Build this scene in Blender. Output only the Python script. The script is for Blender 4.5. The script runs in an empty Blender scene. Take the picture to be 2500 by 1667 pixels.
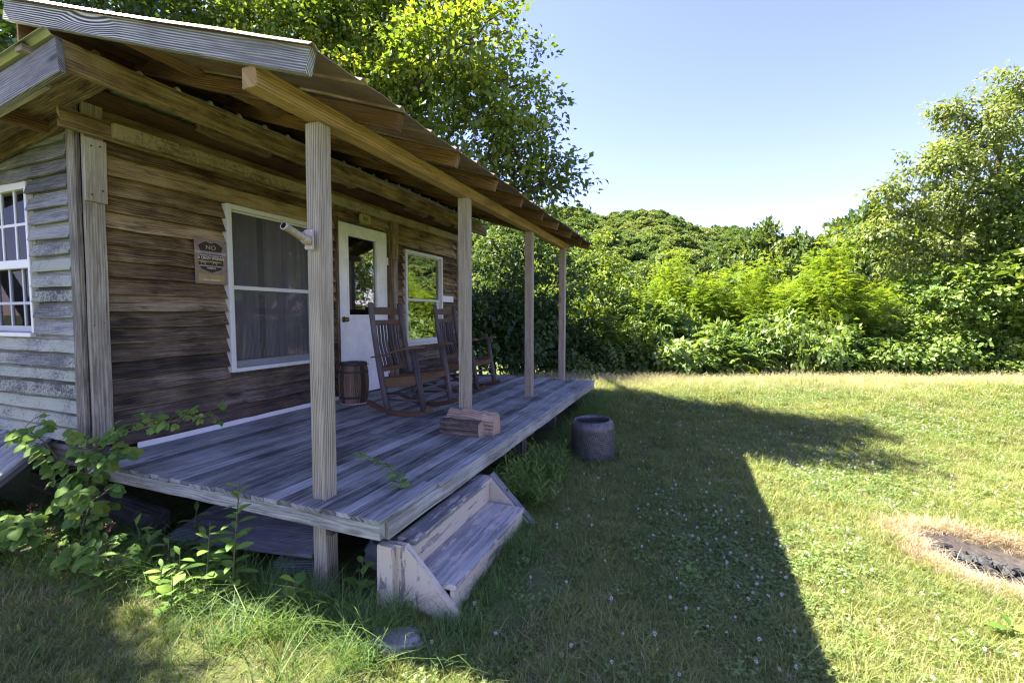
import bpy, math, random
import numpy as np
from mathutils import Vector, Matrix
random.seed(7)
R = np.random.default_rng(11)
S = bpy.context.scene
COL = S.collection
rad = math.radians

# ------------------------------------------------------------------ helpers
def V(*a): return np.array(a, float)
def nrm(v):
    v = np.asarray(v, float); n = np.linalg.norm(v); return v / n if n else v

class MB:
    """collects faces with grain UVs and two per-face numbers, then links ONE mesh"""
    def __init__(s): s.v = []; s.f = []; s.uv = []; s.r = []; s.t = []
    def sweep(s, ctrs, sec, wd, td, tone=.5, caps=True, closed=True, rnd=None, uo=None, scl=None):
        """ctrs: list of 3D points; sec: list of (w,t) pairs; wd, td: unit directions (or lists)"""
        b = len(s.v); n = len(sec); rn = random.random() if rnd is None else rnd
        ou, ov = (random.uniform(0, 90), random.uniform(0, 90)) if uo is None else uo
        per = [0]
        for i in range(n):
            p, q = sec[i], sec[(i + 1) % n]; per.append(per[-1] + math.hypot(q[0] - p[0], q[1] - p[1]))
        L = 0; Ls = []
        for k, c in enumerate(ctrs):
            if k: L += float(np.linalg.norm(np.array(c) - np.array(ctrs[k - 1])))
            Ls.append(L)
            w_ = wd[k] if isinstance(wd, list) else wd; t_ = td[k] if isinstance(td, list) else td
            q = 1 if scl is None else scl[k]
            for (a, d) in sec: s.v.append(tuple(np.array(c) + w_ * a * q + t_ * d * q))
        m = n if closed else n - 1
        for k in range(len(ctrs) - 1):
            for i in range(m):
                j = (i + 1) % n
                s.f.append((b + k * n + i, b + k * n + j, b + (k + 1) * n + j, b + (k + 1) * n + i))
                u0, u1 = ou + Ls[k], ou + Ls[k + 1]; v0, v1 = ov + per[i], ov + per[i + 1]
                s.uv += [(u0, v0), (u0, v1), (u1, v1), (u1, v0)]; s.r.append(rn); s.t.append(tone)
        if caps and closed:
            for base, rev in ((b, True), (b + (len(ctrs) - 1) * n, False)):
                idx = list(range(n)); idx = idx[::-1] if rev else idx
                s.f.append(tuple(base + i for i in idx)); s.r.append(rn); s.t.append(tone)
                s.uv += [(ou + sec[i][0] * .25, ov + sec[i][1] * 1.0 + sec[i][0] * .8) for i in idx]
        return s
    def plank(s, p0, p1, wd, w, t, seg=1, jit=0., tone=.5, sag=0., rnd=None):
        p0 = np.array(p0, float); p1 = np.array(p1, float); a = nrm(p1 - p0)
        wd = nrm(np.array(wd, float) - a * np.dot(a, wd)); td = np.cross(a, wd)
        c = []
        for k in range(seg + 1):
            q = p0 + (p1 - p0) * k / seg
            if jit: q = q + wd * random.uniform(-jit, jit) + td * random.uniform(-jit, jit) * .6
            if sag: q = q + V(0, 0, -sag * 4 * (k / seg) * (1 - k / seg))
            c.append(q)
        return s.sweep(c, [(-w / 2, -t / 2), (w / 2, -t / 2), (w / 2, t / 2), (-w / 2, t / 2)], wd, td, tone, rnd=rnd)
    def box(s, lo, hi, axis=1, tone=.5, rnd=None):
        """box given by two corners; grain runs along axis"""
        lo = np.array(lo, float); hi = np.array(hi, float); c = (lo + hi) / 2; d = hi - lo
        p0 = c.copy(); p1 = c.copy(); p0[axis] = lo[axis]; p1[axis] = hi[axis]
        wa = (axis + 1) % 3; ta = (axis + 2) % 3; w = np.zeros(3); w[wa] = 1
        return s.plank(p0, p1, w, d[wa], d[ta], tone=tone, rnd=rnd)
    def tube(s, pts, r, n=8, tone=.5, rnd=None, caps=True):
        pts = [np.array(p, float) for p in pts]
        if not hasattr(r, '__len__'): r = [r] * len(pts)
        W = []; T = []; prev = None
        for k in range(len(pts)):
            a = nrm(pts[min(k + 1, len(pts) - 1)] - pts[max(k - 1, 0)])
            if prev is None: prev = nrm(np.cross(a, V(0, 0, 1) if abs(a[2]) < .9 else V(0, 1, 0)))
            w = nrm(prev - a * np.dot(prev, a)); prev = w; W.append(w); T.append(np.cross(a, w))
        r0 = max(r)
        sec = [(r0 * math.cos(2 * math.pi * i / n), r0 * math.sin(2 * math.pi * i / n)) for i in range(n)]
        return s.sweep(pts, sec, W, T, tone, caps=caps, rnd=rnd, scl=[q / r0 for q in r])
    def lathe(s, prof, c, n=32, tone=.5, axis=(0, 0, 1), rnd=None):
        b = len(s.v); c = np.array(c, float); ax = nrm(axis); rn = random.random() if rnd is None else rnd
        e1 = nrm(np.cross(ax, V(0, 1, 0) if abs(ax[1]) < .9 else V(1, 0, 0))); e2 = np.cross(ax, e1)
        for (r, h) in prof:
            for i in range(n):
                a = 2 * math.pi * i / n; s.v.append(tuple(c + ax * h + (e1 * math.cos(a) + e2 * math.sin(a)) * r))
        L = 0
        for k in range(len(prof) - 1):
            dl = math.hypot(prof[k + 1][0] - prof[k][0], prof[k + 1][1] - prof[k][1]); rr = max(prof[k][0], prof[k + 1][0], .01)
            for i in range(n):
                j = (i + 1) % n
                s.f.append((b + k * n + i, b + k * n + j, b + (k + 1) * n + j, b + (k + 1) * n + i))
                v0, v1 = rr * 2 * math.pi * i / n, rr * 2 * math.pi * (i + 1) / n
                s.uv += [(L, v0), (L, v1), (L + dl, v1), (L + dl, v0)]; s.r.append(rn); s.t.append(tone)
            L += dl
        return s
    def poly(s, pts, tone=.5, rnd=None, uvs=None):
        b = len(s.v); s.v += [tuple(p) for p in pts]; s.f.append(tuple(range(b, b + len(pts))))
        s.uv += uvs or [(p[0] * .7 + p[1], p[2] + p[0] * .7) for p in pts]
        s.r.append(random.random() if rnd is None else rnd); s.t.append(tone); return s
    def xform(s, M):
        s.v = [tuple(M @ Vector(p)) for p in s.v]; return s
    def build(s, name, mat, parent=None, smooth=False, bevel=0.):
        me = bpy.data.meshes.new(name); me.from_pydata(s.v, [], s.f)
        uvl = me.uv_layers.new(name='UVMap'); uvl.data.foreach_set('uv', np.array(s.uv, 'f').ravel())
        for nm, d in (('rnd', s.r), ('tone', s.t)):
            at = me.attributes.new(nm, 'FLOAT', 'FACE'); at.data.foreach_set('value', np.array(d, 'f'))
        me.materials.append(mat)
        if smooth: me.polygons.foreach_set('use_smooth', [True] * len(me.polygons))
        me.update()
        o = bpy.data.objects.new(name, me); COL.objects.link(o)
        if parent: o.parent = parent
        if bevel:
            m = o.modifiers.new('bevel', 'BEVEL'); m.width = bevel; m.segments = 2; m.limit_method = 'ANGLE'; m.angle_limit = rad(40)
        return o

def tag(o, label=None, cat=None, group=None, kind=None):
    if label: o['label'] = label
    if cat: o['category'] = cat
    if group: o['group'] = group
    if kind: o['kind'] = kind
    return o
def thing(name, label, cat, loc=(0, 0, 0), rz=0., group=None):
    o = bpy.data.objects.new(name, None); COL.objects.link(o); o.empty_display_size = .1
    o.location = loc; o.rotation_euler = (0, 0, rz); return tag(o, label, cat, group)
def copy_tree(o, parent=None):
    c = o.copy(); COL.objects.link(c)
    if parent: c.parent = parent
    for ch in list(o.children): copy_tree(ch, c)
    return c

# ------------------------------------------------------------------ materials
class NT:
    def __init__(s, name):
        s.m = bpy.data.materials.new(name); s.m.use_nodes = True; s.t = s.m.node_tree; s.t.nodes.clear()
        s.out = s.t.nodes.new('ShaderNodeOutputMaterial')
    def n(s, typ, props=None, **inp):
        nd = s.t.nodes.new(typ)
        for k, v in (props or {}).items(): setattr(nd, k, v)
        for k, v in inp.items():
            key = k.replace('_', ' ')
            sock = nd.inputs[int(k[1:])] if k[0] == 'i' and k[1:].isdigit() else nd.inputs[key]
            s.set(sock, v)
        return nd
    def set(s, sock, v):
        if isinstance(v, bpy.types.NodeSocket): s.t.links.new(v, sock)
        elif isinstance(v, bpy.types.Node): s.t.links.new(v.outputs[0], sock)
        else:
            if hasattr(v, '__len__') and len(v) == 3 and sock.type == 'RGBA': v = (*v, 1)
            sock.default_value = v
    def math(s, op, a, b=None, clamp=False):
        nd = s.t.nodes.new('ShaderNodeMath'); nd.operation = op; nd.use_clamp = clamp
        s.set(nd.inputs[0], a)
        if b is not None: s.set(nd.inputs[1], b)
        return nd.outputs[0]
    def mix(s, f, a, b, mode='MIX'):
        nd = s.t.nodes.new('ShaderNodeMix'); nd.data_type = 'RGBA'; nd.blend_type = mode
        s.set(nd.inputs[0], f); s.set(nd.inputs[6], a); s.set(nd.inputs[7], b); return nd.outputs[2]
    def ramp(s, f, stops):
        nd = s.t.nodes.new('ShaderNodeValToRGB'); s.set(nd.inputs[0], f); e = nd.color_ramp.elements
        while len(e) < len(stops): e.new(.5)
        for el, (p, c) in zip(e, stops): el.position = p; el.color = (*c, 1) if hasattr(c, '__len__') else (c, c, c, 1)
        return nd.outputs[0]
    def attr(s, nm): return s.n('ShaderNodeAttribute', {'attribute_name': nm}).outputs['Fac']
    def noise(s, vec, scale, detail=4, rough=.55, **k):
        nd = s.n('ShaderNodeTexNoise', Vector=vec, Scale=scale, Detail=detail, Roughness=rough); return nd.outputs['Fac']
    def obj(s): return s.n('ShaderNodeTexCoord').outputs['Object']
    def fin(s, col, rough=.8, metal=0., spec=.3, bump=None, bstr=.3, bdist=.01, **k):
        p = s.n('ShaderNodeBsdfPrincipled'); s.set(p.inputs['Base Color'], col); s.set(p.inputs['Roughness'], rough)
        s.set(p.inputs['Metallic'], metal); s.set(p.inputs['Specular IOR Level'], spec)
        if bump is not None:
            b = s.n('ShaderNodeBump', Strength=bstr, Distance=bdist, Height=bump); s.t.links.new(b.outputs[0], p.inputs['Normal'])
        s.t.links.new(p.outputs[0], s.out.inputs[0]); return s.m

def wood(name, dark, mid, light, fiber=70., ring=14., ringamt=.3, blotch=.3, dirt=(.03, .022, .018), tone=None,
         lichen=None, rough=.85, bstr=.5, knots=1., cracks=.5, rndamt=.35, paint=None, paintamt=.5, streak=.5, svs=16., stain=.0):
    N = NT(name)
    uv = N.n('ShaderNodeUVMap').outputs[0]; sp = N.n('ShaderNodeSeparateXYZ', Vector=uv); u, v = sp.outputs[0], sp.outputs[1]
    def vec(a, b): return N.n('ShaderNodeCombineXYZ', X=N.math('MULTIPLY', u, a), Y=N.math('MULTIPLY', v, b)).outputs[0]
    kn = N.n('ShaderNodeTexVoronoi', Vector=vec(1.3, 5.), Scale=1.).outputs['Distance']
    swirl = N.math('MULTIPLY', N.math('SUBTRACT', 1., N.math('MULTIPLY', kn, 2.4), True), 14. * knots)
    warp = N.noise(vec(.55, 6.), 1., 3)
    ph = N.math('ADD', N.math('ADD', N.math('MULTIPLY', v, ring * 6.283), N.math('MULTIPLY', warp, 26.)), swirl)
    rg = N.math('MULTIPLY_ADD', N.math('SINE', ph), .5); rg.node.inputs[2].default_value = .5
    fade = N.ramp(N.noise(vec(.6, 3.), 1., 2), [(.35, .1), (.65, 1.)])
    rg = N.math('ADD', N.math('MULTIPLY', N.math('SUBTRACT', rg, .5), fade), .5)
    fb = N.noise(vec(3.6, fiber), 1., 6, .72)
    bl = N.noise(N.obj(), 2.2, 5, .6)
    f = N.math('ADD', N.math('MULTIPLY', fb, 1.0 - ringamt), N.math('MULTIPLY', rg, ringamt))
    f = N.math('ADD', f, N.math('MULTIPLY', N.math('SUBTRACT', bl, .5), blotch * 1.6))
    sk_ = N.noise(vec(1.9, svs), 1., 6, .68); f = N.math('ADD', f, N.math('MULTIPLY', N.math('SUBTRACT', sk_, .5), streak))
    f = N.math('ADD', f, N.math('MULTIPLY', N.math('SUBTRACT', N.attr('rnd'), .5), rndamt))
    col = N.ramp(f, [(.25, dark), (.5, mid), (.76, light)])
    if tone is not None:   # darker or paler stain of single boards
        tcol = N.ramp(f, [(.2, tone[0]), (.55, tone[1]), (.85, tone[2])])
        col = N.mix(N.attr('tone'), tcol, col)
    ck = N.noise(vec(.7, fiber * 1.6), 1., 3, .6)
    ckm = N.ramp(ck, [(.3, 1.), (.4, 0.)])
    col = N.mix(N.math('MULTIPLY', ckm, cracks), col, dirt)
    if stain:
        sn = N.noise(vec(3.2, 11.), 1., 4, .6); sm_ = N.ramp(sn, [(.56, 0.), (.68, 1.)]); col = N.mix(N.math('MULTIPLY', sm_, stain), col, dirt)
    if knots:
        kc = N.n('ShaderNodeTexVoronoi', Vector=vec(1.3, 5.), Scale=1.); sel = N.n('ShaderNodeSeparateColor', Color=kc.outputs['Color']).outputs[0]
        kk = N.math('MULTIPLY', N.ramp(kn, [(.05, 1.), (.12, 0.)]), N.math('GREATER_THAN', sel, .45))
        col = N.mix(N.math('MULTIPLY', kk, .75), col, dirt)
    height = f
    if lichen is not None:
        ln = N.noise(N.obj(), 55., 5, .75); lm = N.noise(N.obj(), 3.5, 4)
        msk = N.math('ADD', N.math('MULTIPLY', ln, .75), N.math('MULTIPLY', lm, .6))
        msk = N.math('ADD', msk, N.math('MULTIPLY', N.math('SUBTRACT', N.attr('tone'), .5), .45))
        lk = N.ramp(msk, [(.70, 0.), (.84, .85)])
        col = N.mix(lk, col, lichen)
    if paint is not None:
        pn = N.noise(vec(5., 22.), 1., 6, .65); pm = N.math('ADD', pn, N.math('MULTIPLY', bl, .35))
        pk = N.ramp(pm, [(1.05 - paintamt, 0.), (1.07 - paintamt, 1.)])
        col = N.mix(pk, col, paint); height = N.math('ADD', height, N.math('MULTIPLY', pk, .6))
    return N.fin(col, rough, 0., .25, N.math('SUBTRACT', height, N.math('MULTIPLY', ckm, .8)), bstr, .006)

def leaf(name, c0, c1, c2, trans=.35, tint=(1.3, 1.15, .45), gloss=.025, noisy=.35, nscale=1.1, inst=False):
    N = NT(name)
    r = N.attr('rnd')
    if inst:
        r = N.math('ADD', N.math('MULTIPLY', r, .35), N.math('MULTIPLY', N.n('ShaderNodeObjectInfo').outputs['Random'], .65))
    g = N.n('ShaderNodeNewGeometry')
    nz = N.noise(g.outputs['Position'], nscale, 3)
    f = N.math('ADD', r, N.math('MULTIPLY', N.math('SUBTRACT', nz, .5), noisy * 2))
    col = N.ramp(f, [(.05, c0), (.5, c1), (.95, c2)])
    tc = N.mix(1., col, tint, 'MULTIPLY')
    d = N.n('ShaderNodeBsdfDiffuse', Color=col); t = N.n('ShaderNodeBsdfTranslucent', Color=tc)
    m = N.n('ShaderNodeMixShader', i0=trans, i1=d, i2=t)
    gl = N.n('ShaderNodeBsdfGlossy', Color=(.9, .95, 1.), Roughness=.55)
    m2 = N.n('ShaderNodeMixShader', i0=gloss, i1=m, i2=gl)
    N.t.links.new(m2.outputs[0], N.out.inputs[0]); return N.m

def plain(name, col, rough=.6, metal=0., spec=.4, var=.25, scale=12., bstr=.15, col2=None):
    N = NT(name); nz = N.noise(N.obj(), scale, 6, .65)
    c = N.ramp(nz, [(.3, tuple(x * (1 - var) for x in col) if col2 is None else col2), (.7, col)])
    return N.fin(c, rough, metal, spec, nz, bstr, .004)

M = {}
M['deck'] = wood('deck_wood', (.045, .045, .038), (.215, .217, .19), (.41, .415, .375), fiber=55, ring=70, ringamt=.15, streak=.6, svs=34., blotch=.42, cracks=.7, rndamt=.3, knots=.6, bstr=.6)
M['post'] = wood('post_wood', (.13, .112, .08), (.29, .255, .185), (.43, .395, .31), fiber=45, ring=80, ringamt=0.42, blotch=.12, cracks=.25, rndamt=.1, bstr=.5, dirt=(.06, .045, .035))
M['beam'] = wood('beam_wood', (.11, .068, .028), (.27, .175, .072), (.40, .285, .13), streak=.8, fiber=40, ring=60, ringamt=0.3, blotch=.2, cracks=.3, rndamt=.1, dirt=(.06, .035, .015))
M['rafter'] = wood('rafter_wood', (.04, .023, .012), (.115, .065, .028), (.23, .135, .055), fiber=50, ring=60, ringamt=.35, blotch=.35, rndamt=.3)
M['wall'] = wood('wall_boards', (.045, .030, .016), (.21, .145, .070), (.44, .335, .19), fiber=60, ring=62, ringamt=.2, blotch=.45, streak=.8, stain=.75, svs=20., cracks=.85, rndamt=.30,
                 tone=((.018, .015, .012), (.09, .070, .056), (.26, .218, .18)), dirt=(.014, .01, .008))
M['grey'] = wood('grey_barn_wood', (.06, .056, .058), (.17, .165, .17), (.36, .35, .36), fiber=60, ring=80, ringamt=.5, blotch=.3, cracks=.5, rndamt=.2)
M['barge'] = wood('bargeboard_wood', (.03, .03, .03), (.17, .17, .165), (.60, .60, .58), fiber=40, ring=85, ringamt=.62, streak=.12, blotch=.15, cracks=.3, rndamt=.0, knots=2.2, bstr=.9)
M['corner'] = wood('corner_wood', (.10, .088, .07), (.28, .252, .20), (.47, .435, .36), fiber=60, ring=60, ringamt=.2, blotch=.3, cracks=.4)
M['side'] = wood('lichen_siding', (.04, .04, .038), (.14, .142, .135), (.31, .315, .30), fiber=50, ring=70, ringamt=.2, blotch=.4, cracks=.4, lichen=(.35, .37, .28), rndamt=.3)
M['ledger'] = wood('lichen_ledger', (.09, .06, .03), (.21, .15, .08), (.33, .26, .15), fiber=30, blotch=.4, lichen=(.34, .31, .19), rndamt=.2, bstr=.9)
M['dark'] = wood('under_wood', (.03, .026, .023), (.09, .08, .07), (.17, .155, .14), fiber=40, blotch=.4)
M['step_top'] = wood('step_wood', (.06, .058, .052), (.21, .205, .185), (.38, .375, .34), fiber=45, blotch=.4, cracks=.6, paint=(.50, .43, .34), paintamt=.33)
M['step_paint'] = wood('step_painted_wood', (.16, .14, .12), (.26, .23, .2), (.38, .34, .3), fiber=45, blotch=.3, paint=(.50, .44, .33), paintamt=.462, bstr=.4)
M['keg'] = wood('keg_wood', (.05, .03, .02), (.14, .09, .062), (.25, .17, .12), fiber=55, ring=60, blotch=.35, rndamt=.5)
M['chair'] = wood('chair_slat_wood', (.045, .024, .013), (.10, .055, .030), (.16, .092, .052), fiber=50, ring=90, ringamt=.25, blotch=.15, rough=.5, cracks=.2, knots=.3)
M['bark'] = wood('hickory_bark', (.022, .018, .02), (.062, .052, .054), (.12, .105, .105), fiber=30, ring=30, ringamt=.1, blotch=.3, rough=.75, knots=0, bstr=.8)
M['log'] = wood('split_wood', (.13, .085, .06), (.32, .225, .16), (.50, .385, .29), fiber=35, ring=80, ringamt=.3, blotch=.4, cracks=.5, bstr=1.)
M['logbark'] = wood('log_bark', (.035, .025, .02), (.10, .075, .06), (.21, .16, .13), fiber=18, ring=30, blotch=.5, cracks=.8, bstr=1.)
M['treebark'] = plain('tree_bark', (.13, .105, .08), .9, var=.6, scale=9, bstr=.8)
M['white'] = plain('white_paint', (.74, .74, .72), .5, var=.12, scale=18)
M['doorpaint'] = None
N = NT('door_paint'); nz = N.noise(N.obj(), 3.5, 6, .7); nz2 = N.noise(N.obj(), 22, 4, .7)
c = N.ramp(nz, [(.3, (.60, .60, .585)), (.62, (.78, .78, .765))]); c = N.mix(N.ramp(nz2, [(.63, 0.), (.72, .55)]), c, (.45, .43, .40))
M['doorpaint'] = N.fin(c, .5, bump=nz2, bstr=.2, bdist=.003)
M['vinyl'] = plain('window_vinyl', (.60, .61, .58), .4, var=.08, scale=25)
M['greyvinyl'] = plain('sash_grey', (.36, .38, .40), .45, var=.1)
M['iron'] = plain('black_iron', (.035, .033, .034), .55, 0., .4, var=.4, scale=40)
M['brass'] = plain('old_brass', (.25, .17, .07), .35, .9, .5, var=.5, scale=60)
M['chrome'] = plain('screw_metal', (.5, .5, .5), .35, .8)
M['bracket'] = plain('bracket_paint', (.40, .34, .26), .5, .2, .4, var=.35, scale=45)
M['curtain'] = plain('curtain_cloth', (.34, .28, .31), .95, var=.3, scale=6)
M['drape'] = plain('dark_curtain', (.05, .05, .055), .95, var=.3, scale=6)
M['ash'] = plain('fire_ash', (.085, .068, .058), .95, var=.6, scale=26, bstr=1., col2=(.02, .017, .016))
M['coal'] = plain('charcoal_black', (.07, .07, .072), .92, var=.75, scale=45, bstr=1.)
M['stone'] = plain('weathered_stone', (.30, .28, .26), .9, var=.45, scale=10, bstr=.8)
M['sign_back'] = plain('sign_brown', (.27, .19, .165), .45, .2, .4, var=.3, scale=30)
M['sign_dark'] = plain('sign_dark_brown', (.035, .022, .018), .45)
M['sign_tan'] = plain('sign_tan_ink', (.45, .36, .23), .5, var=.15)
M['sign_gold'] = plain('sign_gold_ink', (.38, .27, .10), .5, var=.25)
M['sign_white'] = plain('sign_white_ink', (.75, .73, .70), .5, var=.1)
M['sign_lilac'] = plain('sign_lilac_ink', (.35, .29, .36), .5, var=.15)
M['plaque'] = plain('plaque_cream', (.46, .37, .17), .5, var=.4, scale=55)

# glass: dark room behind, mirrors the yard
def glass(name, refl, tint):
    N = NT(name); t = N.n('ShaderNodeBsdfTransparent', Color=tint)
    g = N.n('ShaderNodeBsdfGlossy', Color=(.95, .97, 1.), Roughness=.01)
    nz = N.noise(N.obj(), 1.6, 2); b = N.n('ShaderNodeBump', Strength=.02, Distance=.02, Height=nz); N.t.links.new(b.outputs[0], g.inputs['Normal'])
    m = N.n('ShaderNodeMixShader', i0=refl, i1=t, i2=g); N.t.links.new(m.outputs[0], N.out.inputs[0]); return N.m
M['glass'] = glass('window_glass', .32, (.5, .52, .5))
M['sideglass'] = glass('side_window_glass', .04, (.55, .58, .58))
# insect screen: fine dark mesh, half open
N = NT('insect_screen'); uv = N.n('ShaderNodeTexCoord').outputs['Object']
df = N.n('ShaderNodeBsdfDiffuse', Color=(.17, .165, .17)); tr = N.n('ShaderNodeBsdfTransparent')
m = N.n('ShaderNodeMixShader', i0=.34, i1=tr, i2=df); N.t.links.new(m.outputs[0], N.out.inputs[0]); M['screen'] = N.m
# roofing metal
N = NT('roof_metal'); nz = N.noise(N.obj(), 1.8, 6, .7); n2 = N.noise(N.obj(), 14, 4, .7)
c = N.ramp(nz, [(.35, (.25, .20, .15)), (.65, (.44, .40, .35))]); rust = N.ramp(N.math('ADD', N.math('MULTIPLY', nz, .6), N.math('MULTIPLY', n2, .4)), [(.42, 0.), (.60, .85)])
c = N.mix(rust, c, (.16, .085, .045)); M['metal'] = N.fin(c, N.ramp(n2, [(.3, .3), (.7, .5)]), N.math('SUBTRACT', .85, N.math('MULTIPLY', rust, .7)), .5, nz, .15, .02)
N = NT('pale_roof_metal'); nz = N.noise(N.obj(), 3, 5, .6)
M['metal2'] = N.fin(N.ramp(nz, [(.3, (.30, .31, .24)), (.7, (.42, .43, .34))]), .5, .35, .4, nz, .1, .01)
# perforated drum
N = NT('drum_metal'); uv = N.n('ShaderNodeUVMap').outputs[0]; sp = N.n('ShaderNodeSeparateXYZ', Vector=uv)
a = N.math('ADD', N.math('MULTIPLY', sp.outputs[0], 1.), 0.); b = sp.outputs[1]
cu = N.n('ShaderNodeCombineXYZ', X=N.math('ADD', a, N.math('MULTIPLY', b, .33)), Y=N.math('SUBTRACT', b, N.math('MULTIPLY', a, .33))).outputs[0]
vo = N.n('ShaderNodeTexVoronoi', {'feature': 'F1'}, Vector=cu, Scale=46., Randomness=.0).outputs['Distance']
hole = N.math('MULTIPLY', N.ramp(vo, [(.2, 1.), (.26, 0.)]), N.attr('tone'))
nz = N.noise(N.obj(), 22, 6, .7); c = N.ramp(nz, [(.3, (.055, .05, .045)), (.5, (.115, .112, .105)), (.72, (.17, .165, .155))])
c = N.mix(hole, c, (.004, .004, .004)); M['drum'] = N.fin(c, .5, .45, .5, N.math('SUBTRACT', nz, hole), .3, .004)
# leaves
M['oak'] = leaf('tree_leaf', (.075, .14, .018), (.135, .22, .028), (.28, .33, .045), .55, nscale=.5, noisy=.25)
M['dleaf'] = leaf('dark_tree_leaf', (.025, .055, .014), (.042, .085, .022), (.075, .13, .032), .36, nscale=.6)  # dark trees; also darkened to carry tree shade past the porch end
M['locust'] = leaf('locust_leaf', (.12, .215, .022), (.205, .32, .034), (.32, .40, .05), .5, nscale=.7, noisy=.2)
M['brush'] = leaf('brush_leaf', (.085, .155, .03), (.145, .235, .05), (.235, .315, .09), .42, nscale=.9)
M['midleaf'] = leaf('mid_leaf', (.085, .15, .025), (.15, .225, .036), (.25, .31, .055), .45, nscale=.8)
M['olive'] = leaf('olive_leaf', (.11, .165, .035), (.175, .235, .055), (.27, .31, .10), .45, nscale=.8)
M['vine'] = leaf('vine_leaf', (.09, .17, .027), (.155, .25, .045), (.25, .33, .08), .45, nscale=.9)
M['wood'] = leaf('woodland_leaf', (.06, .11, .025), (.10, .16, .035), (.17, .22, .05), .4, nscale=.15)
M['forest'] = leaf('forest_leaf', (.07, .135, .038), (.14, .215, .058), (.25, .305, .095), .35, nscale=.03, noisy=.4, inst=True)
M['grass'] = leaf('grass_blade', (.105, .16, .032), (.20, .25, .056), (.36, .36, .115), .42, tint=(1.15, 1.1, .5), nscale=1.6, noisy=.35, inst=True)
M['longgrass'] = leaf('long_grass_blade', (.065, .13, .025), (.115, .21, .038), (.21, .30, .065), .42, tint=(1.15, 1.1, .5), nscale=2.5, noisy=.3, inst=True)
M['straw'] = leaf('straw_blade', (.28, .20, .115), (.40, .31, .19), (.53, .45, .31), .25, tint=(1.1, 1., .7), nscale=2., inst=True)
M['tall'] = leaf('tall_grass_blade', (.26, .26, .10), (.42, .39, .20), (.58, .54, .36), .35, tint=(1.1, 1., .6), nscale=.8, noisy=.3, inst=True)
M['weed'] = leaf('weed_leaf', (.09, .18, .035), (.15, .26, .05), (.23, .34, .07), .4, tint=(1.2, 1.15, .45), nscale=6., noisy=.25, gloss=.01)
M['clover'] = leaf('clover_leaf', (.10, .17, .045), (.16, .24, .06), (.25, .32, .09), .38, nscale=3., inst=True)
M['bramble'] = leaf('bramble_leaf', (.075, .15, .028), (.12, .215, .038), (.19, .28, .05), .45, nscale=5., noisy=.3, gloss=.008)
M['stem'] = plain('green_stem', (.12, .11, .05), .7, var=.4, scale=30)
M['flower'] = plain('clover_flower_white', (.60, .55, .50), .8, var=.3, scale=300)
# ground
N = NT('lawn_soil'); p = N.n('ShaderNodeNewGeometry').outputs['Position']
n1 = N.noise(p, 1.1, 6, .6); n2 = N.noise(p, 26, 5, .7)
c = N.ramp(N.math('ADD', N.math('MULTIPLY', n1, .6), N.math('MULTIPLY', n2, .4)), [(.34, (.07, .06, .032)), (.5, (.10, .125, .04)), (.66, (.18, .175, .07))])
M['ground'] = N.fin(c, .95, 0., .1, n2, .6, .03)
N = NT('hill_soil'); p = N.n('ShaderNodeNewGeometry').outputs['Position']; n1 = N.noise(p, .05, 6)
M['hill'] = N.fin(N.ramp(n1, [(.3, (.02, .035, .012)), (.7, (.045, .07, .02))]), 1., 0., .1)

# ------------------------------------------------------------------ camera, sun, sky
cam = bpy.data.cameras.new('camera'); co = bpy.data.objects.new('camera', cam); COL.objects.link(co); S.camera = co
cam.lens = 16.; cam.sensor_width = 36.; cam.clip_end = 3000; cam.clip_start = .05
YAW = rad(21.6); PIT = math.atan(65 / 1111)
co.location = (0, 0, 1); co.rotation_euler = (math.pi / 2 - PIT, 0, YAW)
sun_d = Vector((.79, .045, -1)).normalized()
sl = bpy.data.lights.new('sun', 'SUN'); so = bpy.data.objects.new('sun', sl); COL.objects.link(so)
sl.energy = 5.; sl.angle = rad(.5); sl.color = (1., .93, .76); so.location = (-20, 0, 30)
so.rotation_euler = sun_d.to_track_quat('-Z', 'Y').to_euler()
W = bpy.data.worlds.new('World'); S.world = W; W.use_nodes = True
nt = W.node_tree; bg = nt.nodes['Background']; sk = nt.nodes.new('ShaderNodeTexSky'); sk.sky_type = 'NISHITA'
sk.sun_disc = False; sk.sun_elevation = math.asin(-sun_d.z); sk.sun_rotation = rad(270); sk.altitude = 300; sk.air_density = 1.; sk.dust_density = .25; sk.ozone_density = 2.5
tn = nt.nodes.new('ShaderNodeMix'); tn.data_type = 'RGBA'; tn.blend_type = 'MULTIPLY'; tn.inputs[0].default_value = 1.; tn.inputs[7].default_value = (.79, .62, .87, 1)
nt.links.new(sk.outputs[0], tn.inputs[6]); nt.links.new(tn.outputs[2], bg.inputs[0]); bg.inputs[1].default_value = .094
S.view_settings.view_transform = 'Standard'; S.view_settings.look = 'None'; S.view_settings.exposure = 2.6
S.render.engine = 'CYCLES'; S.cycles.max_bounces = 8; S.cycles.transparent_max_bounces = 12; S.cycles.use_denoising = True; S.cycles.filter_width = 1.2

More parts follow.
